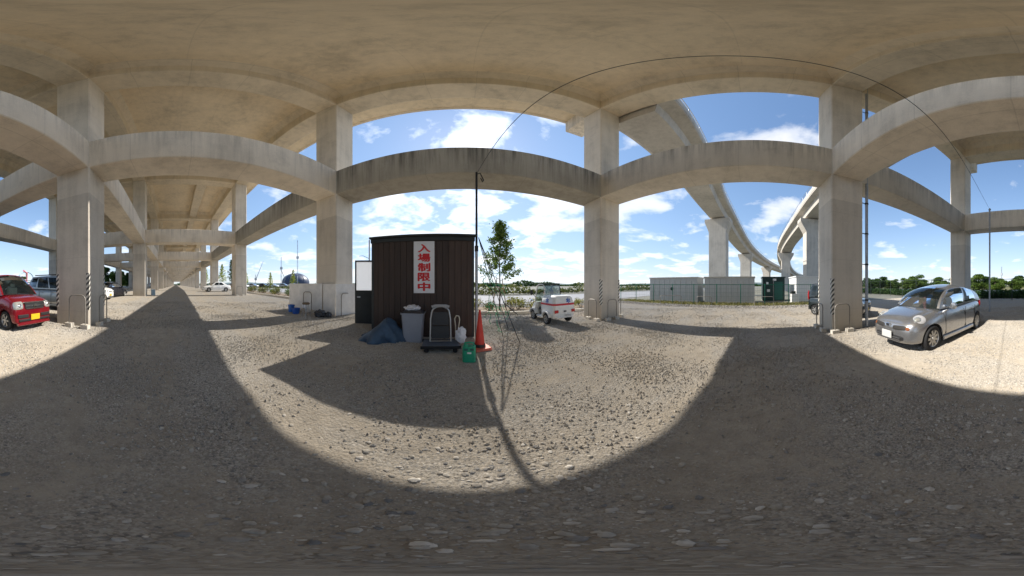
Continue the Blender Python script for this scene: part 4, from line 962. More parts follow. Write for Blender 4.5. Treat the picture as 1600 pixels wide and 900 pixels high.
hoop((U1 + 0.22, vB1 - 0.62), (U1 + 0.22, vB1 - 0.02), 1.06, 'bent pipe hoop before the broad face of the column by the red car')
hoop((U1 - 0.30, vB1 + 0.24), (U1 - 0.95, vB1 + 0.24), 1.0, 'bent pipe hoop on the shaded side of the column by the red car')
hoop((E0 - 0.22, vB1 - 0.02), (E0 - 0.22, vB1 - 0.60), 1.03, 'bent pipe hoop before the broad face of the column by the silver car')
hoop((E0 + 0.30, vB1 + 0.22), (E0 + 0.95, vB1 + 0.22), 1.0, 'bent pipe hoop on the road side of the column by the silver car')
hoop((E0 - 0.22, vA0 + 0.05), (E0 - 0.22, vA0 + 0.65), 1.0, 'bent pipe hoop between the white cart and its column')
hoop((E0 + 0.25, vA0 - 0.22), (E0 + 0.85, vA0 - 0.22), 1.0, 'bent pipe hoop before the shaded face of the column by the white cart')
hoop((E1 + 0.22, vA0 + 0.1), (E1 + 0.22, vA0 + 0.7), 1.0, 'bent pipe hoop behind the column by the white cart, fence side')
hoop((U0 + 0.05, vA0 - 0.35), (U0 - 0.55, vA0 - 0.35), 1.0, 'bent pipe hoop between the stool and the white boards')
hoop((U1 + 0.2, vA0 + 0.12), (U1 + 0.2, vA0 + 0.72), 1.0, 'bent pipe hoop by the white boards next to the shed door', blocks=False)
hoop((FR[2][1] + 0.2, vA0 + 0.1), (FR[2][1] + 0.2, vA0 + 0.8), 1.0, 'bent pipe hoop at the column beside the far white sedan')
# low rails by the fence
for (a, c, lb) in (((13.9, 7.6), (14.6, 5.9), 'low pale pipe rail before the left storage unit'), ((14.2, -0.2), (14.3, -1.7), 'low pale pipe rail before the dark container'), ((14.2, 4.4), (14.25, 3.2), 'low pale pipe rail between the two storage units')):
    hoop(a, c, 0.78, lb, 0.022, False, 'hoop_grey', 'low rails along the fence')

# ------------------------------------------------------------------ the shed
def shed():
    C = Vector((0.25, 5.20, 0)); D = Vector((-2.63, 4.86, 0)); ex = (D - C); Wd = ex.length; ex.normalize(); ey = Vector((-ex.y, ex.x, 0))
    if ey.y < 0: ey = -ey
    ang = math.atan2(ex.y, ex.x); zb = gz(-1.2); H = 2.89; dep = 2.0
    root = empty('shed', (C.x, C.y, zb), ang); tag(root, 'dark brown board shed with flat black roof and an open glazed door', 'shed')
    sy = -1 if (Matrix.Rotation(ang, 3, 'Z') @ Vector((0, 1, 0))).dot(ey) < 0 else 1     # local y towards the back
    # front planks
    n = 17; w = Wd / n
    for i in range(n):
        pr = rng.uniform(0, 0.006)
        o = MB().cbox(-w / 2 + 0.003, w / 2 - 0.003, -0.010, 0.012, 0, H - 0.13, 0.004, 'z').build('plank', 'brown_board', root)
        o.location = (i * w + w / 2, sy * (-0.012) - sy * pr, 0.02)
    for x in (0.0, Wd):
        m_ = 11; ww = dep / m_
        for i in range(m_):
            if x > 0 and 5 <= i < 10: continue              # doorway in the far side
            o = MB().cbox(-0.010, 0.012, -ww / 2 + 0.003, ww / 2 - 0.003, 0, H - 0.13, 0.004, 'z').build('plank', 'brown_board', root)
            o.location = (x + (-0.012 if x == 0 else 0.012), sy * (i * ww + ww / 2), 0.02)
    MB().b2(0.02, Wd - 0.02, sy * 0.015, sy * 0.04, 0, H - 0.15).build('inner_wall', 'roof_black', root)
    MB().b2(0.02, Wd - 0.02, sy * (dep - 0.04), sy * dep, 0, H - 0.15).build('back_wall', 'brown_board', root)
    rf = MB().b2(-0.07, Wd + 0.07, sy * -0.16, sy * (dep + 0.1), H - 0.03, H + 0.02).build('roof', 'roof_black', root)
    MB().b2(-0.05, Wd + 0.05, sy * -0.07, sy * -0.03, H - 0.15, H - 0.032).b2(-0.05, -0.02, sy * -0.028, sy * (dep + 0.06), H - 0.15, H - 0.032).b2(Wd + 0.02, Wd + 0.05, sy * -0.028, sy * (dep + 0.06), H - 0.15, H - 0.032).build('fascia', 'roof_black', rf)
    for x in (0.0, Wd):
        MB().b2(x - 0.035, x + 0.035, sy * -0.032, sy * 0.01, 0, H - 0.16).build('corner_trim', 'roof_black', root)
    # open door, swung out from the far side
    hx, hy = Wd + 0.05, sy * 1.32
    dr = empty('door', (hx, hy, 0.03)); dr.parent = root
    tip = Matrix.Rotation(-ang, 3, 'Z') @ (Vector((-3.80, 5.62, 0)) - Vector((C.x, C.y, 0)))
    a = math.atan2(tip.y - hy, tip.x - hx); Ld = math.hypot(tip.y - hy, tip.x - hx); dr.rotation_euler = (0, 0, a)
    DH = 2.36
    MB().b2(0.0, Ld, -0.02, 0.02, 0, 1.26).build('door_panel', 'roof_black', dr)
    MB().b2(0, 0.05, -0.022, 0.022, 1.26, DH).b2(Ld - 0.05, Ld, -0.022, 0.022, 1.26, DH).b2(0.05, Ld - 0.05, -0.022, 0.022, DH - 0.05, DH).build('door_frame', 'roof_black', dr)
    MB().b2(0.05, Ld - 0.05, -0.006, 0.006, 1.262, DH - 0.05).build('door_pane', 'frosted', dr)
    MB().b2(Ld - 0.12, Ld - 0.08, 0.021, 0.09, 1.0, 1.05).b2(Ld - 0.2, Ld - 0.08, 0.07, 0.09, 1.0, 1.05).build('handle', 'steel', dr)
    # notice board: a thing of its own, fixed on the planks
    Rm = Matrix.Rotation(ang, 3, 'Z')
    def front(xl, out): return Vector((C.x, C.y, 0)) + Rm @ Vector((xl, -sy * out, 0))
    return front, ang, zb, sy, Wd
front, SANG, SZ, SSY, SW = shed()
# the notice: seen from the yard its left-right axis runs opposite to the shed's local x
c0 = front(1.37, 0.045); sx_ = front(0, 0.045) - front(1, 0.045); sx_.normalize(); so_ = front(1.37, 1) - front(1.37, 0); so_.normalize()
BW, BZ0, BZ1 = 0.58, 1.27, 2.72
notice = empty('notice_board', (c0.x, c0.y, BZ0)); tag(notice, 'tall white notice with five red characters on the shed front', 'sign')
def nbox(x0, x1, z0, z1, d0, d1):
    return MB().ext([(x0, z0), (x1, z0), (x1, z1), (x0, z1)], lambda a, h, t: sx_ * a + so_ * t + Vector((0, 0, h)), d0, d1)
nbox(-BW / 2, BW / 2, 0, BZ1 - BZ0, 0, 0.012).build('board', 'sign_white', notice)
def glyph(chr_, zc, hgt):
    cu = bpy.data.curves.new('g', 'FONT'); cu.body = chr_; cu.size = 1.0; cu.align_x = 'CENTER'; cu.offset = 0.008; cu.extrude = 0.0
    o = bpy.data.objects.new('g', cu); COL.objects.link(o)
    dg = bpy.context.evaluated_depsgraph_get(); dg.update()
    m = bpy.data.meshes.new_from_object(o.evaluated_get(dg)); bpy.data.objects.remove(o)
    vs_ = np.array([v.co[:] for v in m.vertices]); 
    x0, x1, y0, y1 = vs_[:, 0].min(), vs_[:, 0].max(), vs_[:, 1].min(), vs_[:, 1].max()
    src = vs_.copy(); polys = [tuple(p.vertices) for p in m.polygons]; b_ = MB()
    for i, (dx, dz) in enumerate(((0, 0), (0.012, 0), (-0.012, 0), (0, 0.007), (0, -0.007))):
        pts_ = []
        for v in src:
            a = (v[0] - (x0 + x1) / 2) / (x1 - x0) * 0.335 + dx; h = (v[1] - (y0 + y1) / 2) / (y1 - y0) * hgt + dz
            pts_.append(sx_ * a + so_ * (0.0140 + 0.0006 * i) + Vector((0, 0, zc + h)))
        b_.add(pts_, polys)
    m = bpy.data.meshes.new('character'); m.from_pydata(b_.v, [], b_.f)
    link('character', m, 'sign_red', notice)
for i, chr_ in enumerate('入場制限中'):
    glyph(chr_, (BZ1 - BZ0) - 0.20 - i * 0.268, 0.225)

# pole at the shed's corner, overhead cable, far pole
p1 = empty('cable_pole', (0.36, 5.27, gz(0.3))); tag(p1, 'slim dark pole standing at the corner of the brown shed', 'pole')
MB().tube([(0, 0, -0.3), (0, 0, 2.6)], 0.042, 10).build('lower_tube', 'galvanised', p1, 40)
MB().tube([(0, 0, 2.55), (0, 0, 5.2)], 0.033, 10).build('upper_tube', 'dark_metal', p1, 40)
MB().tube([(0, 0, 2.5), (0, 0, 2.66)], 0.055, 10).build('coupling', 'dark_metal', p1, 40)
MB().tube([(0, 0, 5.12), (0.10, -0.02, 5.16), (0.15, -0.03, 5.02), (0.20, -0.04, 4.86), (0.17, -0.04, 4.80), (0.12, -0.02, 4.95)], 0.018, 6).build('cable_loop', 'cable_black', p1, 60)
p2 = empty('cable_pole', (2.97, -10.55, gz(3))); tag(p2, 'slim grey pole standing behind the silver car under the overhead cable', 'pole')
MB().tube([(0, 0, -0.3), (0, 0, 6.4)], 0.05, 10).build('tube', 'galvanised', p2, 40)
MB().box((0, 0, 6.3), (0.16, 0.05, 0.05)).build('cable_clip', 'dark_metal', p2)
pa = Vector((0.38, 5.25, gz(0.3) + 5.17)); pb = Vector((2.97, -10.55, gz(3) + 6.35)); pts = []
for i in range(41):
    t = i / 40; q = pa.lerp(pb, t); q.z -= 4 * 0.55 * t * (1 - t); pts.append(q)
tag(MB().tube(pts, 0.0065, 6).build('overhead_cable', 'cable_black', None, 60), 'thin black cable strung overhead from the shed pole to the far pole', 'cable')
tp = empty('thin_post', (-4.6, 8.1, gz(-4.6))); tag(tp, 'thin grey post rising behind the open shed door', 'post')
MB().tube([(0, 0, -0.2), (0, 0, 3.7)], 0.035, 8).build('tube', 'galvanised', tp, 40)
MB().tube([(0, 0, 2.72), (-0.25, -0.2, 2.86), (-0.42, -0.3, 2.84)], 0.012, 6).build('wire', 'cable_black', tp, 40)

# leaning props with green netting by the shed
pr = empty('prop_tripod', (1.2, 5.3, gz(1.2))); tag(pr, 'dark leaning props with green netting tied to the pole beside the shed', 'props')
top = Vector((0.42 - 1.2, 5.30 - 5.3, 2.95))
for q in ((1.15, 5.31), (1.45, 4.60), (1.55, 6.3)):
    MB().tube([top, Vector((q[0] - 1.2, q[1] - 5.3, 0.0))], 0.011, 6).build('prop', 'dark_metal', pr, 40)
MB().tube([(1.15 - 1.2, 0.01, 1.05), (1.45 - 1.2, -0.45, 0.75)], 0.012, 6).build('brace', 'dark_metal', pr, 40)
nb = MB(); r2 = random.Random(3)
for k in range(16):
    t0 = r2.uniform(0.25, 0.75); base_ = top.lerp(Vector((0.0, 0.2, 0)), t0); pp = [base_ + Vector((r2.uniform(-.25, .25), r2.uniform(-.1, .3), r2.uniform(-.2, .2)))]
    for i in range(6): pp.append(pp[-1] + Vector((r2.uniform(-.10, .16), r2.uniform(-.08, .10), r2.uniform(-.20, .06))))
    nb.tube(pp, 0.0085, 4)
nb.build('net', 'net_green', pr, 60)

# ------------------------------------------------------------------ things before the shed
def at_front(xl, out): p = front(xl, out); return (p.x, p.y, gz(p.x))
# grey bin with liner and a crumpled bag on top
bn = empty('waste_bin', at_front(1.62, 0.36), SANG); tag(bn, 'tall grey plastic bin with a crumpled white bag on its lid', 'bin')
def taper(w0, d0, w1, d1, z0, z1, c=0.03):
    def rg(w, d, z): return [(-w + c, -d, z), (w - c, -d, z), (w, -d + c, z), (w, d - c, z), (w - c, d, z), (-w + c, d, z), (-w, d - c, z), (-w, -d + c, z)]
    P = rg(w0, d0, z0) + rg(w1, d1, z1)
    return MB().add(P, [tuple(range(7, -1, -1)), tuple(range(8, 16))] + [(i, (i + 1) % 8, (i + 1) % 8 + 8, i + 8) for i in range(8)])
taper(0.235, 0.20, 0.275, 0.235, 0.0, 0.74).build('body', 'bin_grey', bn)
taper(0.30, 0.26, 0.305, 0.265, 0.735, 0.775).build('rim', 'bin_grey', bn)
taper(0.295, 0.255, 0.23, 0.19, 0.777, 0.83, 0.05).build('liner', 'bin_liner', bn)
def blob(r, sq, seed, sub=3, amp=0.18):
    bv, bf = ico(sub); rg = np.random.default_rng(seed); ph = rg.uniform(0, 6, 9)
    k = 1 + amp * (np.sin(bv[:, 0] * 5 + ph[0]) * np.cos(bv[:, 1] * 6 + ph[1]) + 0.7 * np.sin(bv[:, 2] * 9 + bv[:, 0] * 7 + ph[2]) + 0.6 * np.cos(bv[:, 1] * 11 + bv[:, 2] * 8 + ph[3]))
    v = bv * k[:, None] * np.array(sq) * r
    return MB().add(v.tolist(), bf.tolist())
o = blob(0.17, (1.15, 0.8, 0.42), 4); o.build('crumpled_bag', 'plastic_bag', bn, 40, (0.02, 0, 0.89))
# blue tarp heap
tb = MB(); bv, bf = ico(4); ph = bv.copy()
for p in ph:
    a = math.atan2(p[1], p[0]); rr2 = 1 + 0.22 * math.sin(3 * a + 1) + 0.10 * math.sin(7 * a)
    h = max(p[2], -0.05); hh = (1 - abs(p[0] - 0.35) * 0.72) * h
    p[0] *= rr2 * 0.62; p[1] *= rr2 * 0.42; p[2] = max(0.0, hh) * 0.60 * (1 + 0.10 * math.sin(9 * p[0]) * math.cos(8 * p[1])) + 0.03 * math.sin(14 * a) * (1 - h)
    w_k = 0.05 * math.sin(21 * p[0] + 5 * p[1]) * math.sin(4 * p[1] + 17 * p[2]) + 0.03 * abs(math.sin(11 * a + 9 * p[2]))
    p[0] += w_k * 0.5; p[1] += w_k * 0.6; p[2] = max(p[2] + w_k * 0.55 * (p[2] > 0.02), 0.0)
o = tb.add(ph.tolist(), bf.tolist()).build('tarp_heap', 'tarp_blue', None, 50); fx = at_front(2.48, 0.55); o.location = (fx[0], fx[1], fx[2] - 0.01); o.rotation_euler = (0, 0, SANG + math.pi)
tag(o, 'slumped heap of dark blue tarpaulin at the foot of the shed', 'tarpaulin')
# platform trolley
tx = at_front(0.90, 1.02)
tr = empty('platform_trolley', tx, SANG + R(2)); tag(tr, 'low blue-grey platform trolley on castors before the shed', 'trolley')
MB().cbox(-0.40, 0.40, -0.26, 0.26, 0.13, 0.185, 0.02, 'z').build('platform', 'trolley_blue', tr)
MB().cbox(-0.43, 0.43, -0.285, -0.262, 0.12, 0.19, 0.008, 'x').cbox(-0.43, 0.43, 0.262, 0.285, 0.12, 0.19, 0.008, 'x').build('edge_bumper', 'rubber', tr)
for x in (-0.31, 0.31):
    for y in (-0.19, 0.19):
        cst = MB().lathe([(0.02, -0.02), (0.05, -0.02), (0.055, 0), (0.05, 0.02), (0.02, 0.02)], 14, (x, y, 0.055), Matrix.Rotation(R(90), 3, 'X')).build('castor', 'rubber', tr, 40)
        MB().b2(x - 0.03, x + 0.03, y - 0.03, y + 0.03, 0.10, 0.128).build('fork', 'steel', cst)
# folded chair standing on the trolley
fc = empty('folding_chair', (tx[0], tx[1], tx[2] + 0.188), SANG + R(2)); tag(fc, 'folded black chair with pale tubular frame standing on the trolley', 'chair')
fdir = -SSY
tilt = 0.10
def fp(x, z): return (x, fdir * -(0.02 + tilt * z), z)
arc_ = [fp(-0.235, 0.02), fp(-0.225, 0.55)] + [fp(-0.20 * math.cos(R(a)), 0.70 + 0.13 * math.sin(R(a))) for a in range(0, 181, 20)] + [fp(0.225, 0.55), fp(0.235, 0.02)]
MB().tube(arc_, 0.019, 8).build('frame', 'steel', fc, 60)
MB().tube([fp(-0.235, 0.03), fp(0.235, 0.03)], 0.013, 6).build('cross_bar', 'steel', fc, 60)
MB().add([fp(-0.19, 0.40), fp(0.19, 0.40), fp(0.18, 0.70), fp(-0.18, 0.70), (-0.19, fdir * -0.075, 0.40), (0.19, fdir * -0.075, 0.40), (0.18, fdir * -0.11, 0.70), (-0.18, fdir * -0.11, 0.70)], [(0, 1, 2, 3), (7, 6, 5, 4), (0, 4, 5, 1), (1, 5, 6, 2), (2, 6, 7, 3), (3, 7, 4, 0)]).build('backrest', 'chair_black', fc)
MB().add([fp(-0.20, 0.09), fp(0.20, 0.09), fp(0.20, 0.38), fp(-0.20, 0.38), (-0.20, fdir * -0.05, 0.09), (0.20, fdir * -0.05, 0.09), (0.20, fdir * -0.085, 0.38), (-0.20, fdir * -0.085, 0.38)], [(0, 1, 2, 3), (7, 6, 5, 4), (0, 4, 5, 1), (1, 5, 6, 2), (2, 6, 7, 3), (3, 7, 4, 0)]).build('seat', 'chair_black', fc)
MB().tube([fp(-0.20, 0.82), fp(-0.12, 0.845), fp(0.12, 0.845), fp(0.20, 0.82)], 0.035, 8).build('top_cushion', 'cloth_grey', fc, 60)
# white plastic bag hung on the trolley, cream pipe hoop behind it
bg_ = blob(0.16, (0.75, 0.6, 1.15), 9).build('shopping_bag', 'plastic_bag', None, 45); q = at_front(0.44, 0.98); bg_.location = (q[0], q[1], q[2] + 0.36); tag(bg_, 'white plastic bag hanging beside the folded chair', 'bag')
ch_ = empty('cream_handle', at_front(0.50, 0.80), SANG); tag(ch_, 'cream plastic handle loop leaning behind the white bag', 'handle')
MB().tube([(0.04, 0, 0.02), (0.05, 0, 0.55), (0.07, 0, 0.72), (0.03, 0, 0.80), (-0.03, 0, 0.78), (-0.05, 0, 0.70), (-0.02, 0, 0.5), (0.0, 0, 0.02)], 0.014, 8).build('loop', 'cream_plastic', ch_, 60)
# cone
cn_ = empty('traffic_cone', (0.37, 4.30, gz(0.37)), R(20)); tag(cn_, 'red traffic cone with pale red square base at the shed corner', 'cone')
MB().lathe([(0.135, 0.05), (0.12, 0.10), (0.025, 0.93), (0.022, 0.955), (0.0, 0.96)], 22).build('body', 'cone_red', cn_, 50)
taper(0.24, 0.24, 0.215, 0.215, 0.0, 0.055, 0.05).build('base', 'cone_base', cn_)
MB().lathe([(0.142, 0.055), (0.14, 0.075), (0.132, 0.13), (0.128, 0.13)], 22, cap=False).build('sleeve', 'chair_black', cn_, 50)
# green jerry can
jc = empty('jerry_can', (0.10, 3.52, gz(0.1)), R(-4)); tag(jc, 'small green plastic can standing in front of the cone', 'can')
cm = eval_mesh(MB().cbox(-0.125, 0.125, -0.09, 0.09, 0.0, 0.33, 0.035, 'z'), 0); link('body', cm, 'can_green', jc, 30)
MB().tube([(-0.085, 0, 0.32), (-0.08, 0, 0.39), (0.0, 0, 0.405), (0.08, 0, 0.39), (0.085, 0, 0.32)], 0.018, 8).build('handle', 'can_green', jc, 60)
MB().lathe([(0.035, 0.0), (0.035, 0.045), (0.028, 0.05)], 14, (-0.06, -0.045, 0.328)).build('cap', 'can_green', jc, 40)
for zz_ in (0.10, 0.165): MB().b2(-0.127, 0.127, -0.093, -0.0905, zz_, zz_ + 0.012).build('rib', 'can_green', jc)
MB().b2(-0.035, 0.045, -0.0945, -0.091, 0.19, 0.225).build('sticker', 'white_paint', jc)
for x in (-0.055, 0.055): MB().cbox(x - 0.035, x + 0.035, -0.094, -0.088, 0.255, 0.30, 0.003, 'x').build('recess', 'container_panel', jc)

# ------------------------------------------------------------------ white boards, stool and buckets round the column left of the shed
def board(p, q, h, label, lean=0.04):
    p, q = Vector((*p, 0)), Vector((*q, 0)); d = (q - p); L = d.length; d.normalize(); nrm = Vector((-d.y, d.x, 0))
    root = empty('white_board', (p.x, p.y, gz(p.x))); tag(root, label, 'board', 'white boards round the column')
    n = max(1, round(L / 0.92)); w = L / n
    for i in range(n):
        b_ = MB(); a0, a1 = i * w + 0.004, (i + 1) * w - 0.004
        V = [d * a0, d * a1, d * a1 + Vector((0, 0, h)) + nrm * lean, d * a0 + Vector((0, 0, h)) + nrm * lean]
        b_.add(V + [v + nrm * 0.02 for v in V], [(0, 1, 2, 3), (7, 6, 5, 4), (0, 4, 5, 1), (1, 5, 6, 2), (2, 6, 7, 3), (3, 7, 4, 0)])
        b_.build('panel', 'white_panel', root)
    return root
board((U0 + 0.55, vA0 - 0.10), (U0 - 1.75, vA0 - 0.38), 1.42, 'white board wall reaching left from the column by the stool', -0.02)
board((U1 + 0.06, vA0 - 0.10), (U1 + 0.42, vA0 + 1.35), 1.42, 'white board wall between the column and the open shed door', 0.03)
board((U1 + 0.04, vA0 - 0.12), (U1 - 0.70, vA0 - 0.10), 1.42, 'greyish white board on the shaded face of the column by the stool', 0.01)
sl = empty('stool', (-6.0, 5.15, gz(-6.0))); tag(sl, 'small round stool with dark brown seat and steel legs by the white boards', 'stool')
MB().lathe([(0.15, 0.52), (0.165, 0.54), (0.165, 0.58), (0.14, 0.60)], 20).build('seat', 'soil', sl, 50)
for a in (45, 135, 225, 315):
    MB().tube([(0.11 * math.cos(R(a)), 0.11 * math.sin(R(a)), 0.53), (0.19 * math.cos(R(a)), 0.19 * math.sin(R(a)), 0)], 0.012, 6).build('leg', 'steel', sl, 50)
MB().tube([(0.16 * math.cos(R(a)), 0.16 * math.sin(R(a)), 0.2) for a in range(0, 361, 30)], 0.008, 5).build('ring', 'steel', sl, 50)
def bucket(loc, r, h, m, label):
    o = empty('bucket', loc); tag(o, label, 'bucket')
    MB().lathe([(r * 0.8, 0.0), (r, h), (r * 1.06, h), (r * 1.06, h - 0.03), (r * 0.98, h - 0.03)], 20, cap=False).add([], []).build('tub', m, o, 50)
    MB().lathe([(0.005, 0.01), (r * 0.79, 0.01)], 20, cap=False).build('bottom', m, o)
    MB().tube([(r * math.cos(R(a)), 0.05, h - 0.02 + r * 0.35 * math.sin(R(a))) for a in range(0, 181, 20)], 0.006, 5).build('handle', 'steel', o, 50)
bucket((-7.35, 5.35, gz(-7.3)), 0.17, 0.36, 'bucket_blue', 'bright blue bucket before the white boards')
bucket((-6.85, 5.25, gz(-6.8)), 0.20, 0.26, 'star_blue', 'dark blue tub beside the bright blue bucket')
o = blob(0.20, (1.2, 0.9, 0.85), 21).build('black_sack', 'bin_liner', None, 45); o.location = (-5.55, 5.55, gz(-5.5) + 0.14); tag(o, 'black sack slumped between the stool and the column', 'sack')
o = blob(0.15, (1.0, 0.8, 0.9), 23).build('black_sack', 'bin_liner', None, 45); o.location = (-5.25, 5.75, gz(-5.3) + 0.10); tag(o, 'smaller black sack at the foot of the column right of the stool', 'sack')
o = blob(0.12, (1.1, 0.8, 0.9), 25).build('shopping_bag', 'plastic_bag', None, 45); o.location = (-6.45, 5.45, gz(-6.4) + 0.36); tag(o, 'small white bag lying on the dark blue tub', 'bag')
bx = empty('wrapped_crate', (-20.35, -2.55, gz(-20.3)), R(12)); tag(bx, 'pale blue wrapped crate at the foot of the second row column', 'crate')
MB().cbox(-0.28, 0.28, -0.22, 0.22, 0, 0.62, 0.03).build('box', 'pale_blue', bx)
MB().cbox(-0.30, 0.30, -0.24, 0.24, 0.62, 0.68, 0.02).build('cover', 'white_paint', bx)

# ------------------------------------------------------------------ storage units, containers and the green fence
def unit(name, label, u0, u1, v0, v1, h, body, roofm, ribs=True, panels=9):
    zb = -0.2; root = empty(name, ((u0 + u1) / 2, (v0 + v1) / 2, zb)); tag(root, label, 'container'); ox, oy = (u0 + u1) / 2, (v0 + v1) / 2
    MB().b2(u0 - ox + 0.03, u1 - ox - 0.03, v0 - oy + 0.03, v1 - oy - 0.03, 0.08, h).build('body', body, root)
    n = panels; w = (v1 - v0) / n
    if ribs:
        pm = MB().cbox(-0.012, 0.014, -w / 2 + 0.012, w / 2 - 0.012, 0.10, h - 0.03, 0.006, 'z').mesh('panel')
        for i in range(n):
            link('panel', pm, body, root, None, (u0 - ox + 0.012, v0 - oy + w * (i + 0.5), 0))
    MB().b2(u0 - ox - 0.04, u1 - ox + 0.04, v0 - oy - 0.05, v1 - oy + 0.05, h, h + 0.11).build('roof', roofm, root)
    MB().b2(u0 - ox + 0.05, u1 - ox - 0.05, v0 - oy + 0.05, v1 - oy - 0.05, -0.1, 0.079).build('base', 'block_concrete', root)
    return root
un = unit('storage_unit', 'long grey panelled storage unit at the left behind the green fence', 16.7, 19.0, 5.1, 10.4, 2.34, 'container_grey', 'container_roof')
MB().lathe([(0.0, -0.01), (0.16, -0.01), (0.16, 0.0)], 18, (-1.165, 0.05, 1.30), Matrix.Rotation(R(90), 3, 'Y')).build('vent', 'trim_black', un, 40)
unit('storage_unit', 'long grey panelled storage unit next to the dark green container', 16.7, 19.0, -0.25, 4.45, 2.34, 'container_grey', 'container_roof')
dc = unit('dark_container', 'dark green container with open dark front behind the fence', 18.4, 21.0, -3.35, -1.05, 2.40, 'container_green', 'container_green', False)
MB().b2(-1.33, -1.302, -0.9, -0.05, 0.2, 2.0).build('door_panel', 'container_panel', dc)
MB().b2(-1.33, -1.302, 0.10, 0.95, 0.2, 2.0).build('door_panel', 'container_green', dc)
for y0, z0, w_, h_ in ((0.55, 1.75, 0.22, 0.22), (-0.25, 2.1, 0.35, 0.2), (0.4, 1.0, 0.3, 0.25)):
    MB().b2(-1.345, -1.331, y0, y0 + w_, z0, z0 + h_).build('label_plate', 'white_paint', dc)
for y0 in (0.02, 0.06): MB().tube([(-1.35, y0, 0.2), (-1.35, y0, 2.2)], 0.015, 6).build('lock_bar', 'steel', dc, 40)
unit('white_container', 'white panelled site cabin between the dark container and the column', 17.5, 21.0, -7.1, -4.3, 2.45, 'white_paint', 'white_paint', True, 5)
o = empty('utility_box', (17.0, -4.0, -0.2)); tag(o, 'small white equipment box with dark cap left of the white cabin', 'equipment box')
MB().cbox(-0.3, 0.3, -0.4, 0.35, 0, 0.85, 0.04).build('case', 'white_paint', o); MB().cbox(-0.2, 0.2, -0.1, 0.32, 0.852, 1.1, 0.04).build('cap', 'trim_black', o)

def mesh_fence(name, label, p, q, h, m, step=2.0, wires=True, gap=0.20):
    p, q = Vector((*p, 0)), Vector((*q, 0)); d = q - p; L = d.length; d.normalize(); ang = math.atan2(d.y, d.x); n = round(L / step); w = L / n
    root = empty(name, (p.x, p.y, gz(p.x)), ang); tag(root, label, 'fence')
    pm = MB().tube([(0, 0, -0.3), (0, 0, h + 0.05)], 0.036, 8).mesh('post')
    wb = MB(); k = int(w / gap)
    for i in range(1, k): wb.box((i * w / k, 0, h / 2 + 0.04), (0.005, 0.005, h - 0.08))
    nz_ = int(h / (gap * 1.6))
    for j in range(nz_ + 1): wb.box((w / 2, 0.0, 0.06 + (h - 0.10) * j / nz_), (w - 0.06, 0.009, 0.009))
    wm = wb.mesh('mesh_panel')
    rm_ = MB().box((w / 2, 0, h), (w - 0.05, 0.04, 0.04)).mesh('top_rail')
    for i in range(n + 1):
        link('post', pm, m, root, 40, (i * w, 0, 0))
        if i < n:
            pn = link('mesh_panel', wm, m, root, None, (i * w, 0, 0)); link('top_rail', rm_, m, root, None, (i * w, 0, 0))
mesh_fence('mesh_fence', 'green mesh fence before the storage units and containers', (15.2, 13.2), (15.6, -7.2), 1.72, 'fence_green')
mesh_fence('mesh_fence', 'dark mesh fence along the far side behind the silver car', (30.0, -19.0), (-34.0, -19.0), 2.3, 'fence_dark', 2.5, True, 0.16)

# ------------------------------------------------------------------ plants
def quads_np(C, size, rgn, aspect=1.5, up=0.0):
    n = len(C); a = rgn.normal(size=(n, 3)); a[:, 2] += up; a /= np.linalg.norm(a, axis=1)[:, None]
    b_ = rgn.normal(size=(n, 3)); b_ -= (b_ * a).sum(1)[:, None] * a; b_ /= np.linalg.norm(b_, axis=1)[:, None]
    s = size * rgn.uniform(0.6, 1.3, n)[:, None]
    P = np.stack([C + b_ * s * aspect * 0.5, C + a * s * 0.34, C - b_ * s * aspect * 0.5, C - a * s * 0.34], 1).reshape(-1, 3)
    return P, np.arange(n * 4).reshape(n, 4)
def clumps(centres, radii, per, size, seed, squash=0.8):
    rgn = np.random.default_rng(seed); out = []
    for c, r_ in zip(centres, radii):
        n = int(per * r_ ** 1.6) + 6
        d = rgn.normal(size=(n, 3)); d /= np.linalg.norm(d, axis=1)[:, None]; d *= (rgn.uniform(0, 1, n) ** 0.45)[:, None] * r_; d[:, 2] *= squash
        out.append(d + np.array(c))
    return quads_np(np.concatenate(out), size, rgn)
def broad_tree_meshes(h, rad, seed, per=170, size=0.40):
    r3 = random.Random(seed); cs = []; rs = []; tr_ = MB()
    th = h * 0.34
    tr_.tube([(0, 0, -0.2), (0.05, 0.02, th), (0.02, -0.05, h * 0.72)], [h * 0.032, h * 0.024, h * 0.008], 8)
    for k in range(20):
        a = r3.uniform(0, 6.28); z = r3.uniform(0.16, 0.92) * h; q = rad * r3.uniform(0.25, 0.85) * (1 - abs(z / h - 0.6) * 1.3)
        c = (math.cos(a) * q, math.sin(a) * q, z); cs.append(c); rs.append(rad * r3.uniform(0.34, 0.56))
        tr_.tube([(0.03, 0, max(th * 0.8, z * 0.6)), (c[0] * 0.6, c[1] * 0.6, z * 0.9), c], [h * 0.010, h * 0.007, h * 0.003], 5)
    P, F = clumps(cs, rs, per, size, seed)
    return tr_.mesh('trunk'), np_mesh('crown', P, F)
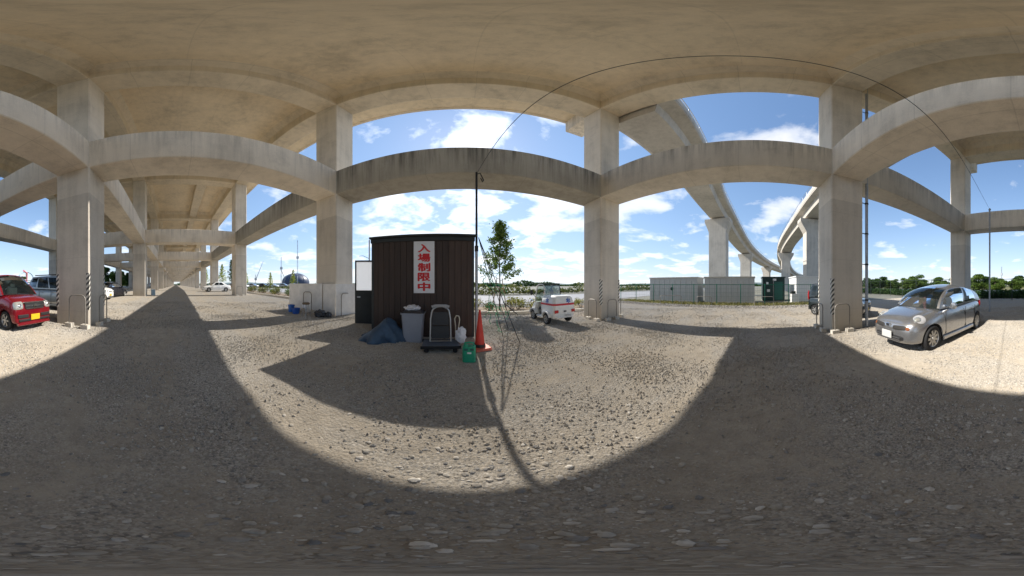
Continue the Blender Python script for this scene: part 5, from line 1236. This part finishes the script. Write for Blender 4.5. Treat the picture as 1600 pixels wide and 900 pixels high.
def cone_tree_meshes(h, rad, seed, n=900, size=0.22):
    rgn = np.random.default_rng(seed); r3 = random.Random(seed)
    tr_ = MB().tube([(0, 0, -0.2), (0.02, 0, h * 0.5), (0, 0.02, h * 0.97)], [0.07, 0.05, 0.012], 7)
    C = []
    for k in range(34):
        z = h * (0.22 + 0.76 * (k / 34) ** 0.9); L = rad * (1 - (z / h - 0.2) / 0.82) * r3.uniform(0.65, 1.1) + 0.06; a = k * 2.4 + r3.uniform(-.4, .4)
        e = np.array([math.cos(a) * L, math.sin(a) * L, L * 0.65])
        tr_.tube([(0, 0, z), (e[0], e[1], z + e[2])], [0.018, 0.006], 4)
        m_ = max(6, int(n / 34 * (0.4 + L / rad)))
        t = rgn.uniform(0.15, 1.05, m_)[:, None]
        C.append(np.array([0, 0, z]) + e * t + rgn.normal(size=(m_, 3)) * 0.09 * (0.5 + L))
    P, F = quads_np(np.concatenate(C), size, rgn)
    return tr_.mesh('trunk'), np_mesh('crown', P, F)
def put_tree(meshes, loc, label, leaf, scale=1.0, rz=0.0, group=None, name='tree'):
    root = empty(name, loc, rz); root.scale = (scale,) * 3 if group != 'trees across the road' else (scale * 1.45, scale * 1.45, scale * 0.86); tag(root, label, 'tree', group)
    link('trunk', meshes[0], 'bark', root, 60); link('crown', meshes[1], None, root)
    if not meshes[1].materials: meshes[1].materials.append(MAT[leaf])
# the young tree with stakes beside the shed
def young_tree():
    x, y = 2.2, 11.2; z0 = gz(x) + 0.05; root = empty('young_tree', (x, y, z0)); tag(root, 'young sparse-leaved tree tied to wooden stakes in the planting bed', 'tree')
    r3 = random.Random(5); rgn = np.random.default_rng(5); H = 5.55; tr_ = MB()
    tr_.tube([(0, 0, -0.1), (0.03, 0.0, 1.4), (-0.02, 0.02, 3.2), (0.05, 0, 4.7), (0.03, 0, H)], [0.05, 0.042, 0.03, 0.018, 0.006], 8)
    C = []
    for k in range(28):
        t = k / 27; z = 1.75 + 3.6 * t; a = k * 2.39 + r3.uniform(-.5, .5); L = (1.3 - 1.12 * t) * r3.uniform(0.6, 1.1)
        e = Vector((math.cos(a) * L, math.sin(a) * L, 0.45 * L + 0.08)); s_ = Vector((0, 0, z))
        tr_.tube([s_, s_ + e * 0.6, s_ + e + Vector((0, 0, 0.08))], [0.014, 0.009, 0.004], 5)
        for j in range(4):
            c = s_ + e * (0.45 + 0.2 * j) ; m_ = 34
            C.append(np.array(c[:]) + rgn.normal(size=(m_, 3)) * np.array([0.13, 0.13, 0.11]))
    C.append(np.array([0.04, 0, H - 0.15]) + rgn.normal(size=(30, 3)) * np.array([0.10, 0.10, 0.2]))
    P, F = quads_np(np.concatenate(C), 0.115, rgn, 1.6)
    link('trunk', tr_.mesh('trunk'), 'bark', root, 60); link('crown', np_mesh('crown', P, F), 'leaf_mid', root)
    for a in (-0.32, 0.32):
        MB().tube([(a * 1.5, 0.1, -0.2), (a * 0.5, 0.02, 1.95)], 0.028, 7).build('stake', 'stake_wood', root, 50)
    MB().tube([(-0.35, 0.06, 1.35), (0.35, 0.06, 1.35)], 0.024, 6).build('stake_bar', 'stake_wood', root, 50)
young_tree()
# low shrubs in the bed
def shrub_mesh(seed, r_, h, per, size):
    r3 = random.Random(seed); cs = [(r3.uniform(-r_, r_) * 0.7, r3.uniform(-r_, r_) * 0.6, h * r3.uniform(0.3, 0.75)) for _ in range(7)]
    P, F = clumps(cs, [r_ * r3.uniform(0.35, 0.6) for _ in cs], per, size, seed, 0.9)
    P[:, 2] = np.maximum(P[:, 2], 0.02); return np_mesh('leaves', P, F)
def twig_mesh(seed, r_, h):
    r3 = random.Random(seed); b_ = MB()
    for k in range(12):
        a = r3.uniform(0, 6.28); b_.tube([(0.05 * math.cos(a), 0.05 * math.sin(a), -0.05), (r_ * 0.5 * math.cos(a), r_ * 0.5 * math.sin(a), h * 0.5), (r_ * r3.uniform(.5, .9) * math.cos(a), r_ * r3.uniform(.5, .9) * math.sin(a), h * r3.uniform(.6, 1.0))], [0.012, 0.008, 0.003], 4)
    return b_.mesh('stems')
SH = [(shrub_mesh(40 + k, 0.62, 0.85, 420, 0.075), twig_mesh(40 + k, 0.6, 0.85)) for k in range(3)]
def shrub(k, x, y, sc, label, leaf, group):
    root = empty('shrub', (x, y, gz(x) + 0.04), k * 1.3); root.scale = (sc, sc, sc * (0.9 + 0.2 * ((k * 7) % 3) / 3)); tag(root, label, 'shrub', group)
    lm, sm = SH[k % 3]
    if leaf not in lm.materials:
        lm = lm.copy(); lm.materials.clear(); lm.materials.append(MAT[leaf])
    link('leaves', lm, None, root); link('stems', sm, 'bark', root)
for k, (x, y, sc, lb) in enumerate([(0.7, 11.1, 1.0, 'thin yellowish shrub nearest the shed in the planting bed'), (1.5, 10.6, 0.8, 'low shrub between the shed and the young tree'), (2.9, 10.9, 1.05, 'shrub just right of the young tree stakes'), (3.5, 11.5, 1.0, 'shrub behind the gap between young tree and white cart'),
        (4.3, 10.7, 1.05, 'shrub just left of the white cart'), (5.2, 11.3, 1.1, 'shrub hidden behind the white cart roof'), (6.0, 10.7, 0.95, 'shrub behind the white cart box'), (7.0, 11.1, 0.95, 'shrub just right of the white cart'), (8.0, 10.8, 0.9, 'last shrub of the bed beside the column')]):
    shrub(k, x, y, sc, lb, ('leaf_yellow', 'leaf_hedge')[k % 2], 'shrubs in the planting bed')
k = 0; xx = -11.5
while xx > -46:
    shrub(k, xx, 11.1 + 0.3 * math.sin(k * 2.1), 1.0 + 0.12 * math.sin(k * 1.7), 'low yellow-green hedge bush beyond the yard left of the white boards', ('leaf_yellow', 'leaf_mid', 'leaf_hedge')[k % 3], 'hedge bushes left of the white boards')
    xx -= 1.15; k += 1
# ginkgo and conifer rows
GK = cone_tree_meshes(6.4, 1.5, 61); CF = cone_tree_meshes(6.4, 1.3, 62)
for (x, y, sc, lb) in ((-48.4, 12.4, 1.05, 'yellow-green conical tree behind the far white sedan'), (-60.0, 9.9, 1.0, 'yellow-green conical tree between two far columns'), (-44.0, 17.5, 0.8, 'small yellow conical tree left of the tall masts'), (-38.0, 21.5, 0.62, 'small yellow tree beneath the distant boom'), (-35.0, 26.0, 0.72, 'small yellow tree in front of the dark dome')):
    put_tree(GK, (x, y, gz(x)), lb, 'leaf_ginkgo', sc, x, 'conical trees beyond the hedge')
put_tree(CF, (-38.2, 11.9, gz(-38)), 'dark green conical tree close beside the far column', 'leaf_dark', 1.02, 1.0, 'conical trees beyond the hedge')
# trees across the far road
BT = [broad_tree_meshes(6.6, 2.9, 70 + k) for k in range(3)]
for k in range(44):
    x = 70 - k * 2.8 + 1.9 * math.sin(k * 3.1); y = -55 + 5.5 * math.sin(k * 1.9)
    put_tree(BT[k % 3], (x, y, gz(x)), 'leafy green tree in the row across the road behind the silver car', ('leaf_mid', 'leaf_dark', 'leaf_mid')[k % 3], 0.52 + 0.36 * ((k * 5) % 7) / 7 + 0.06 * math.sin(k * 0.7), k * 1.1, 'trees across the road')
for k, (x, y) in enumerate(((-50, -22.5), (-58, -24), (-67, -23), (-77, -24), (-88, -24), (-100, -25))):
    put_tree(BT[k % 3], (x, y, 0.5), 'bright green tree seen between the columns behind the black sedan', 'leaf_mid', 1.0, k * 2.0, 'trees behind the black sedan')
# clipped hedge bank behind the dark fence
hc = [(x, -22.0 + 0.4 * math.sin(x), gz(x) + 0.45) for x in np.arange(34, -40, -0.9)]
P, F = clumps(hc, [0.8] * len(hc), 620, 0.24, 81, 0.75)
o = empty('hedge', (0, -22, 0)); tag(o, 'long dark clipped hedge behind the far mesh fence', 'hedge')
P[:, 1] += 22; link('leaves', np_mesh('leaves', P, F), 'leaf_dark', o)
# distant woods on the horizon
rgn = np.random.default_rng(90); C = []
for a in np.arange(0, 360, 0.33):
    rad = 210 + 60 * math.sin(R(a * 3)) if not 165 < a < 197 else 300; hh = 3.2 + 1.6 * math.sin(R(a * 17)) + 1.2 * math.sin(R(a * 41 + 20))
    if 140 < a < 160: hh *= 0.5
    m_ = 26
    C.append(np.stack([rad * math.cos(R(a)) + rgn.normal(size=m_) * 1.6, rad * math.sin(R(a)) + rgn.normal(size=m_) * 1.6, rgn.uniform(0, max(hh, 1.2), m_)], 1))
P, F = quads_np(np.concatenate(C), 1.5, rgn)
tag(link('treeline', np_mesh('treeline', P, F), 'leaf_dark'), 'far belt of woods along the horizon', 'woods', kind='stuff')
C = []
for x_ in np.arange(-130, 150, 0.8):
    m_ = 46; hh = 0.9 + 0.6 * math.sin(x_ * 0.31) + 0.5 * math.sin(x_ * 0.83)
    C.append(np.stack([x_ + rgn.normal(size=m_) * 0.6, 30 + 3 * math.sin(x_ * 0.05) + rgn.normal(size=m_) * 0.9, 0.05 + rgn.uniform(0, 1, m_) ** 1.6 * max(0.5, hh)], 1))
P, F = quads_np(np.concatenate(C), 0.42, rgn)
tag(link('scrub', np_mesh('scrub', P, F), 'leaf_hedge'), 'low uneven scrub along the far edge of the pale road', 'scrub', kind='stuff')
# stony verge before the fence, with dry grass
rgn = np.random.default_rng(95); n = 5200; vv = rgn.uniform(-9, 13, n); uu = 13.9 + rgn.normal(size=n) * 0.42
bv, bf = ico(1); sz = rgn.uniform(0.015, 0.075, n)
Pv = bv[None] * sz[:, None, None] * rgn.uniform(0.7, 1.2, (n, len(bv), 1)); Pv[..., 2] *= 0.7
mound = 0.10 * np.exp(-((uu - 13.9) / 0.45) ** 2)
Pv += np.stack([uu, vv, -0.2 + mound * rgn.uniform(0, 1, n)], 1)[:, None]
tag(link('rubble', np_mesh('rubble', Pv.reshape(-1, 3), (bf[None] + (np.arange(n) * len(bv))[:, None, None]).reshape(-1, 3)), 'stones', smooth=40), 'stony rubble strip along the foot of the green fence', 'rubble', kind='stuff')
n = 3600; C = np.stack([rgn.uniform(14.3, 16.4, n), rgn.uniform(-8, 13, n), np.full(n, -0.13)], 1)
P, F = quads_np(C, 0.14, rgn, 2.2)
tag(link('grass', np_mesh('grass', P, F), 'grass_dry'), 'dry tufted grass along the green fence', 'grass', kind='stuff')

# ------------------------------------------------------------------ far things
gr = empty('guard_rail', (0, -26.5, 0)); tag(gr, 'pale guard rail along the road behind the silver car', 'guard rail')
for k in range(24):
    x = 46 - k * 4.0
    MB().b2(x - 1.985, x + 1.985, -0.04, 0.04, gz(x) + 0.45, gz(x) + 0.85).build('beam', 'white_paint', gr)
    MB().b2(x - 2.05, x - 1.95, 0.045, 0.15, gz(x) - 0.1, gz(x) + 0.8).build('post', 'galvanised', gr)
dm = empty('dome', (-119, 91, 0.3)); tag(dm, 'large dark blue dome on the horizon left of the shed', 'dome')
MB().lathe([(11.2, 0), (11.2, 3.0)] + [(11.2 * math.cos(R(a)), 3.0 + 7.4 * math.sin(R(a))) for a in range(8, 90, 9)] + [(0.05, 10.4)], 40).build('shell', 'dome_navy', dm, 30)
for k in range(12):
    a = k * math.pi / 6
    MB().tube([(11.3 * math.cos(R(e)) * math.cos(a), 11.3 * math.cos(R(e)) * math.sin(a), 3.0 + 7.5 * math.sin(R(e))) for e in range(0, 91, 10)], 0.12, 5).build('rib', 'galvanised', dm, 60)
def mast(px_, py_, h, label, boom=None, m='galvanised'):
    root = empty('mast', (px_, py_, 0.3)); tag(root, label, 'mast'); w = 0.42; b_ = MB()
    for a in range(3): b_.tube([(w * math.cos(a * 2.094), w * math.sin(a * 2.094), 0), (w * 0.5 * math.cos(a * 2.094), w * 0.5 * math.sin(a * 2.094), h)], 0.09, 5)
    n = int(h / 1.5)
    for i in range(n):
        a, c = (i % 3) * 2.094, ((i + 1) % 3) * 2.094; f = 1 - 0.5 * i / n
        b_.tube([(w * f * math.cos(a), w * f * math.sin(a), h * i / n), (w * f * math.cos(c), w * f * math.sin(c), h * (i + 1) / n)], 0.05, 4)
    b_.build('lattice', m, root)
    MB().box((0, 0, h * 0.62), (1.2, 1.2, 1.6)).build('platform', m, root)
    if boom: MB().tube([(0, 0, h * 0.55), (boom[0], boom[1], boom[2])], [0.28, 0.1], 6).build('boom', m, root)
mast(-96, 75, 31, 'tallest thin lattice mast rising above the dome')
mast(-102, 66, 19.5, 'shorter lattice mast with a slanting boom left of the dome', (-4, 6, 4.5))
mast(24, -113, 12.5, 'small lattice mast beyond the trees right of the far pole')
mast(-112, 52, 8, 'low crane base with raised boom at the far left of the masts', (2.6, 4.4, 17))
ts = empty('play_structure', (-62, -66, 0.3)); tag(ts, 'pink and pale blue fairground structure far behind the red car', 'ride')
MB().tube([(5.0 * math.cos(R(a)), 0, 4.2 + 3.4 * math.sin(R(a))) for a in range(0, 361, 20)], 0.35, 6).build('arch', 'pale_blue', ts, 60)
MB().tube([(0, 0, 0), (1.5, 2, 6.8), (5.0, 3.5, 7.6)], 0.5, 8).build('slide', 'pink', ts, 60)
MB().b2(-6, 6, -2, 2, 0, 2.0).build('base', 'white_paint', ts)
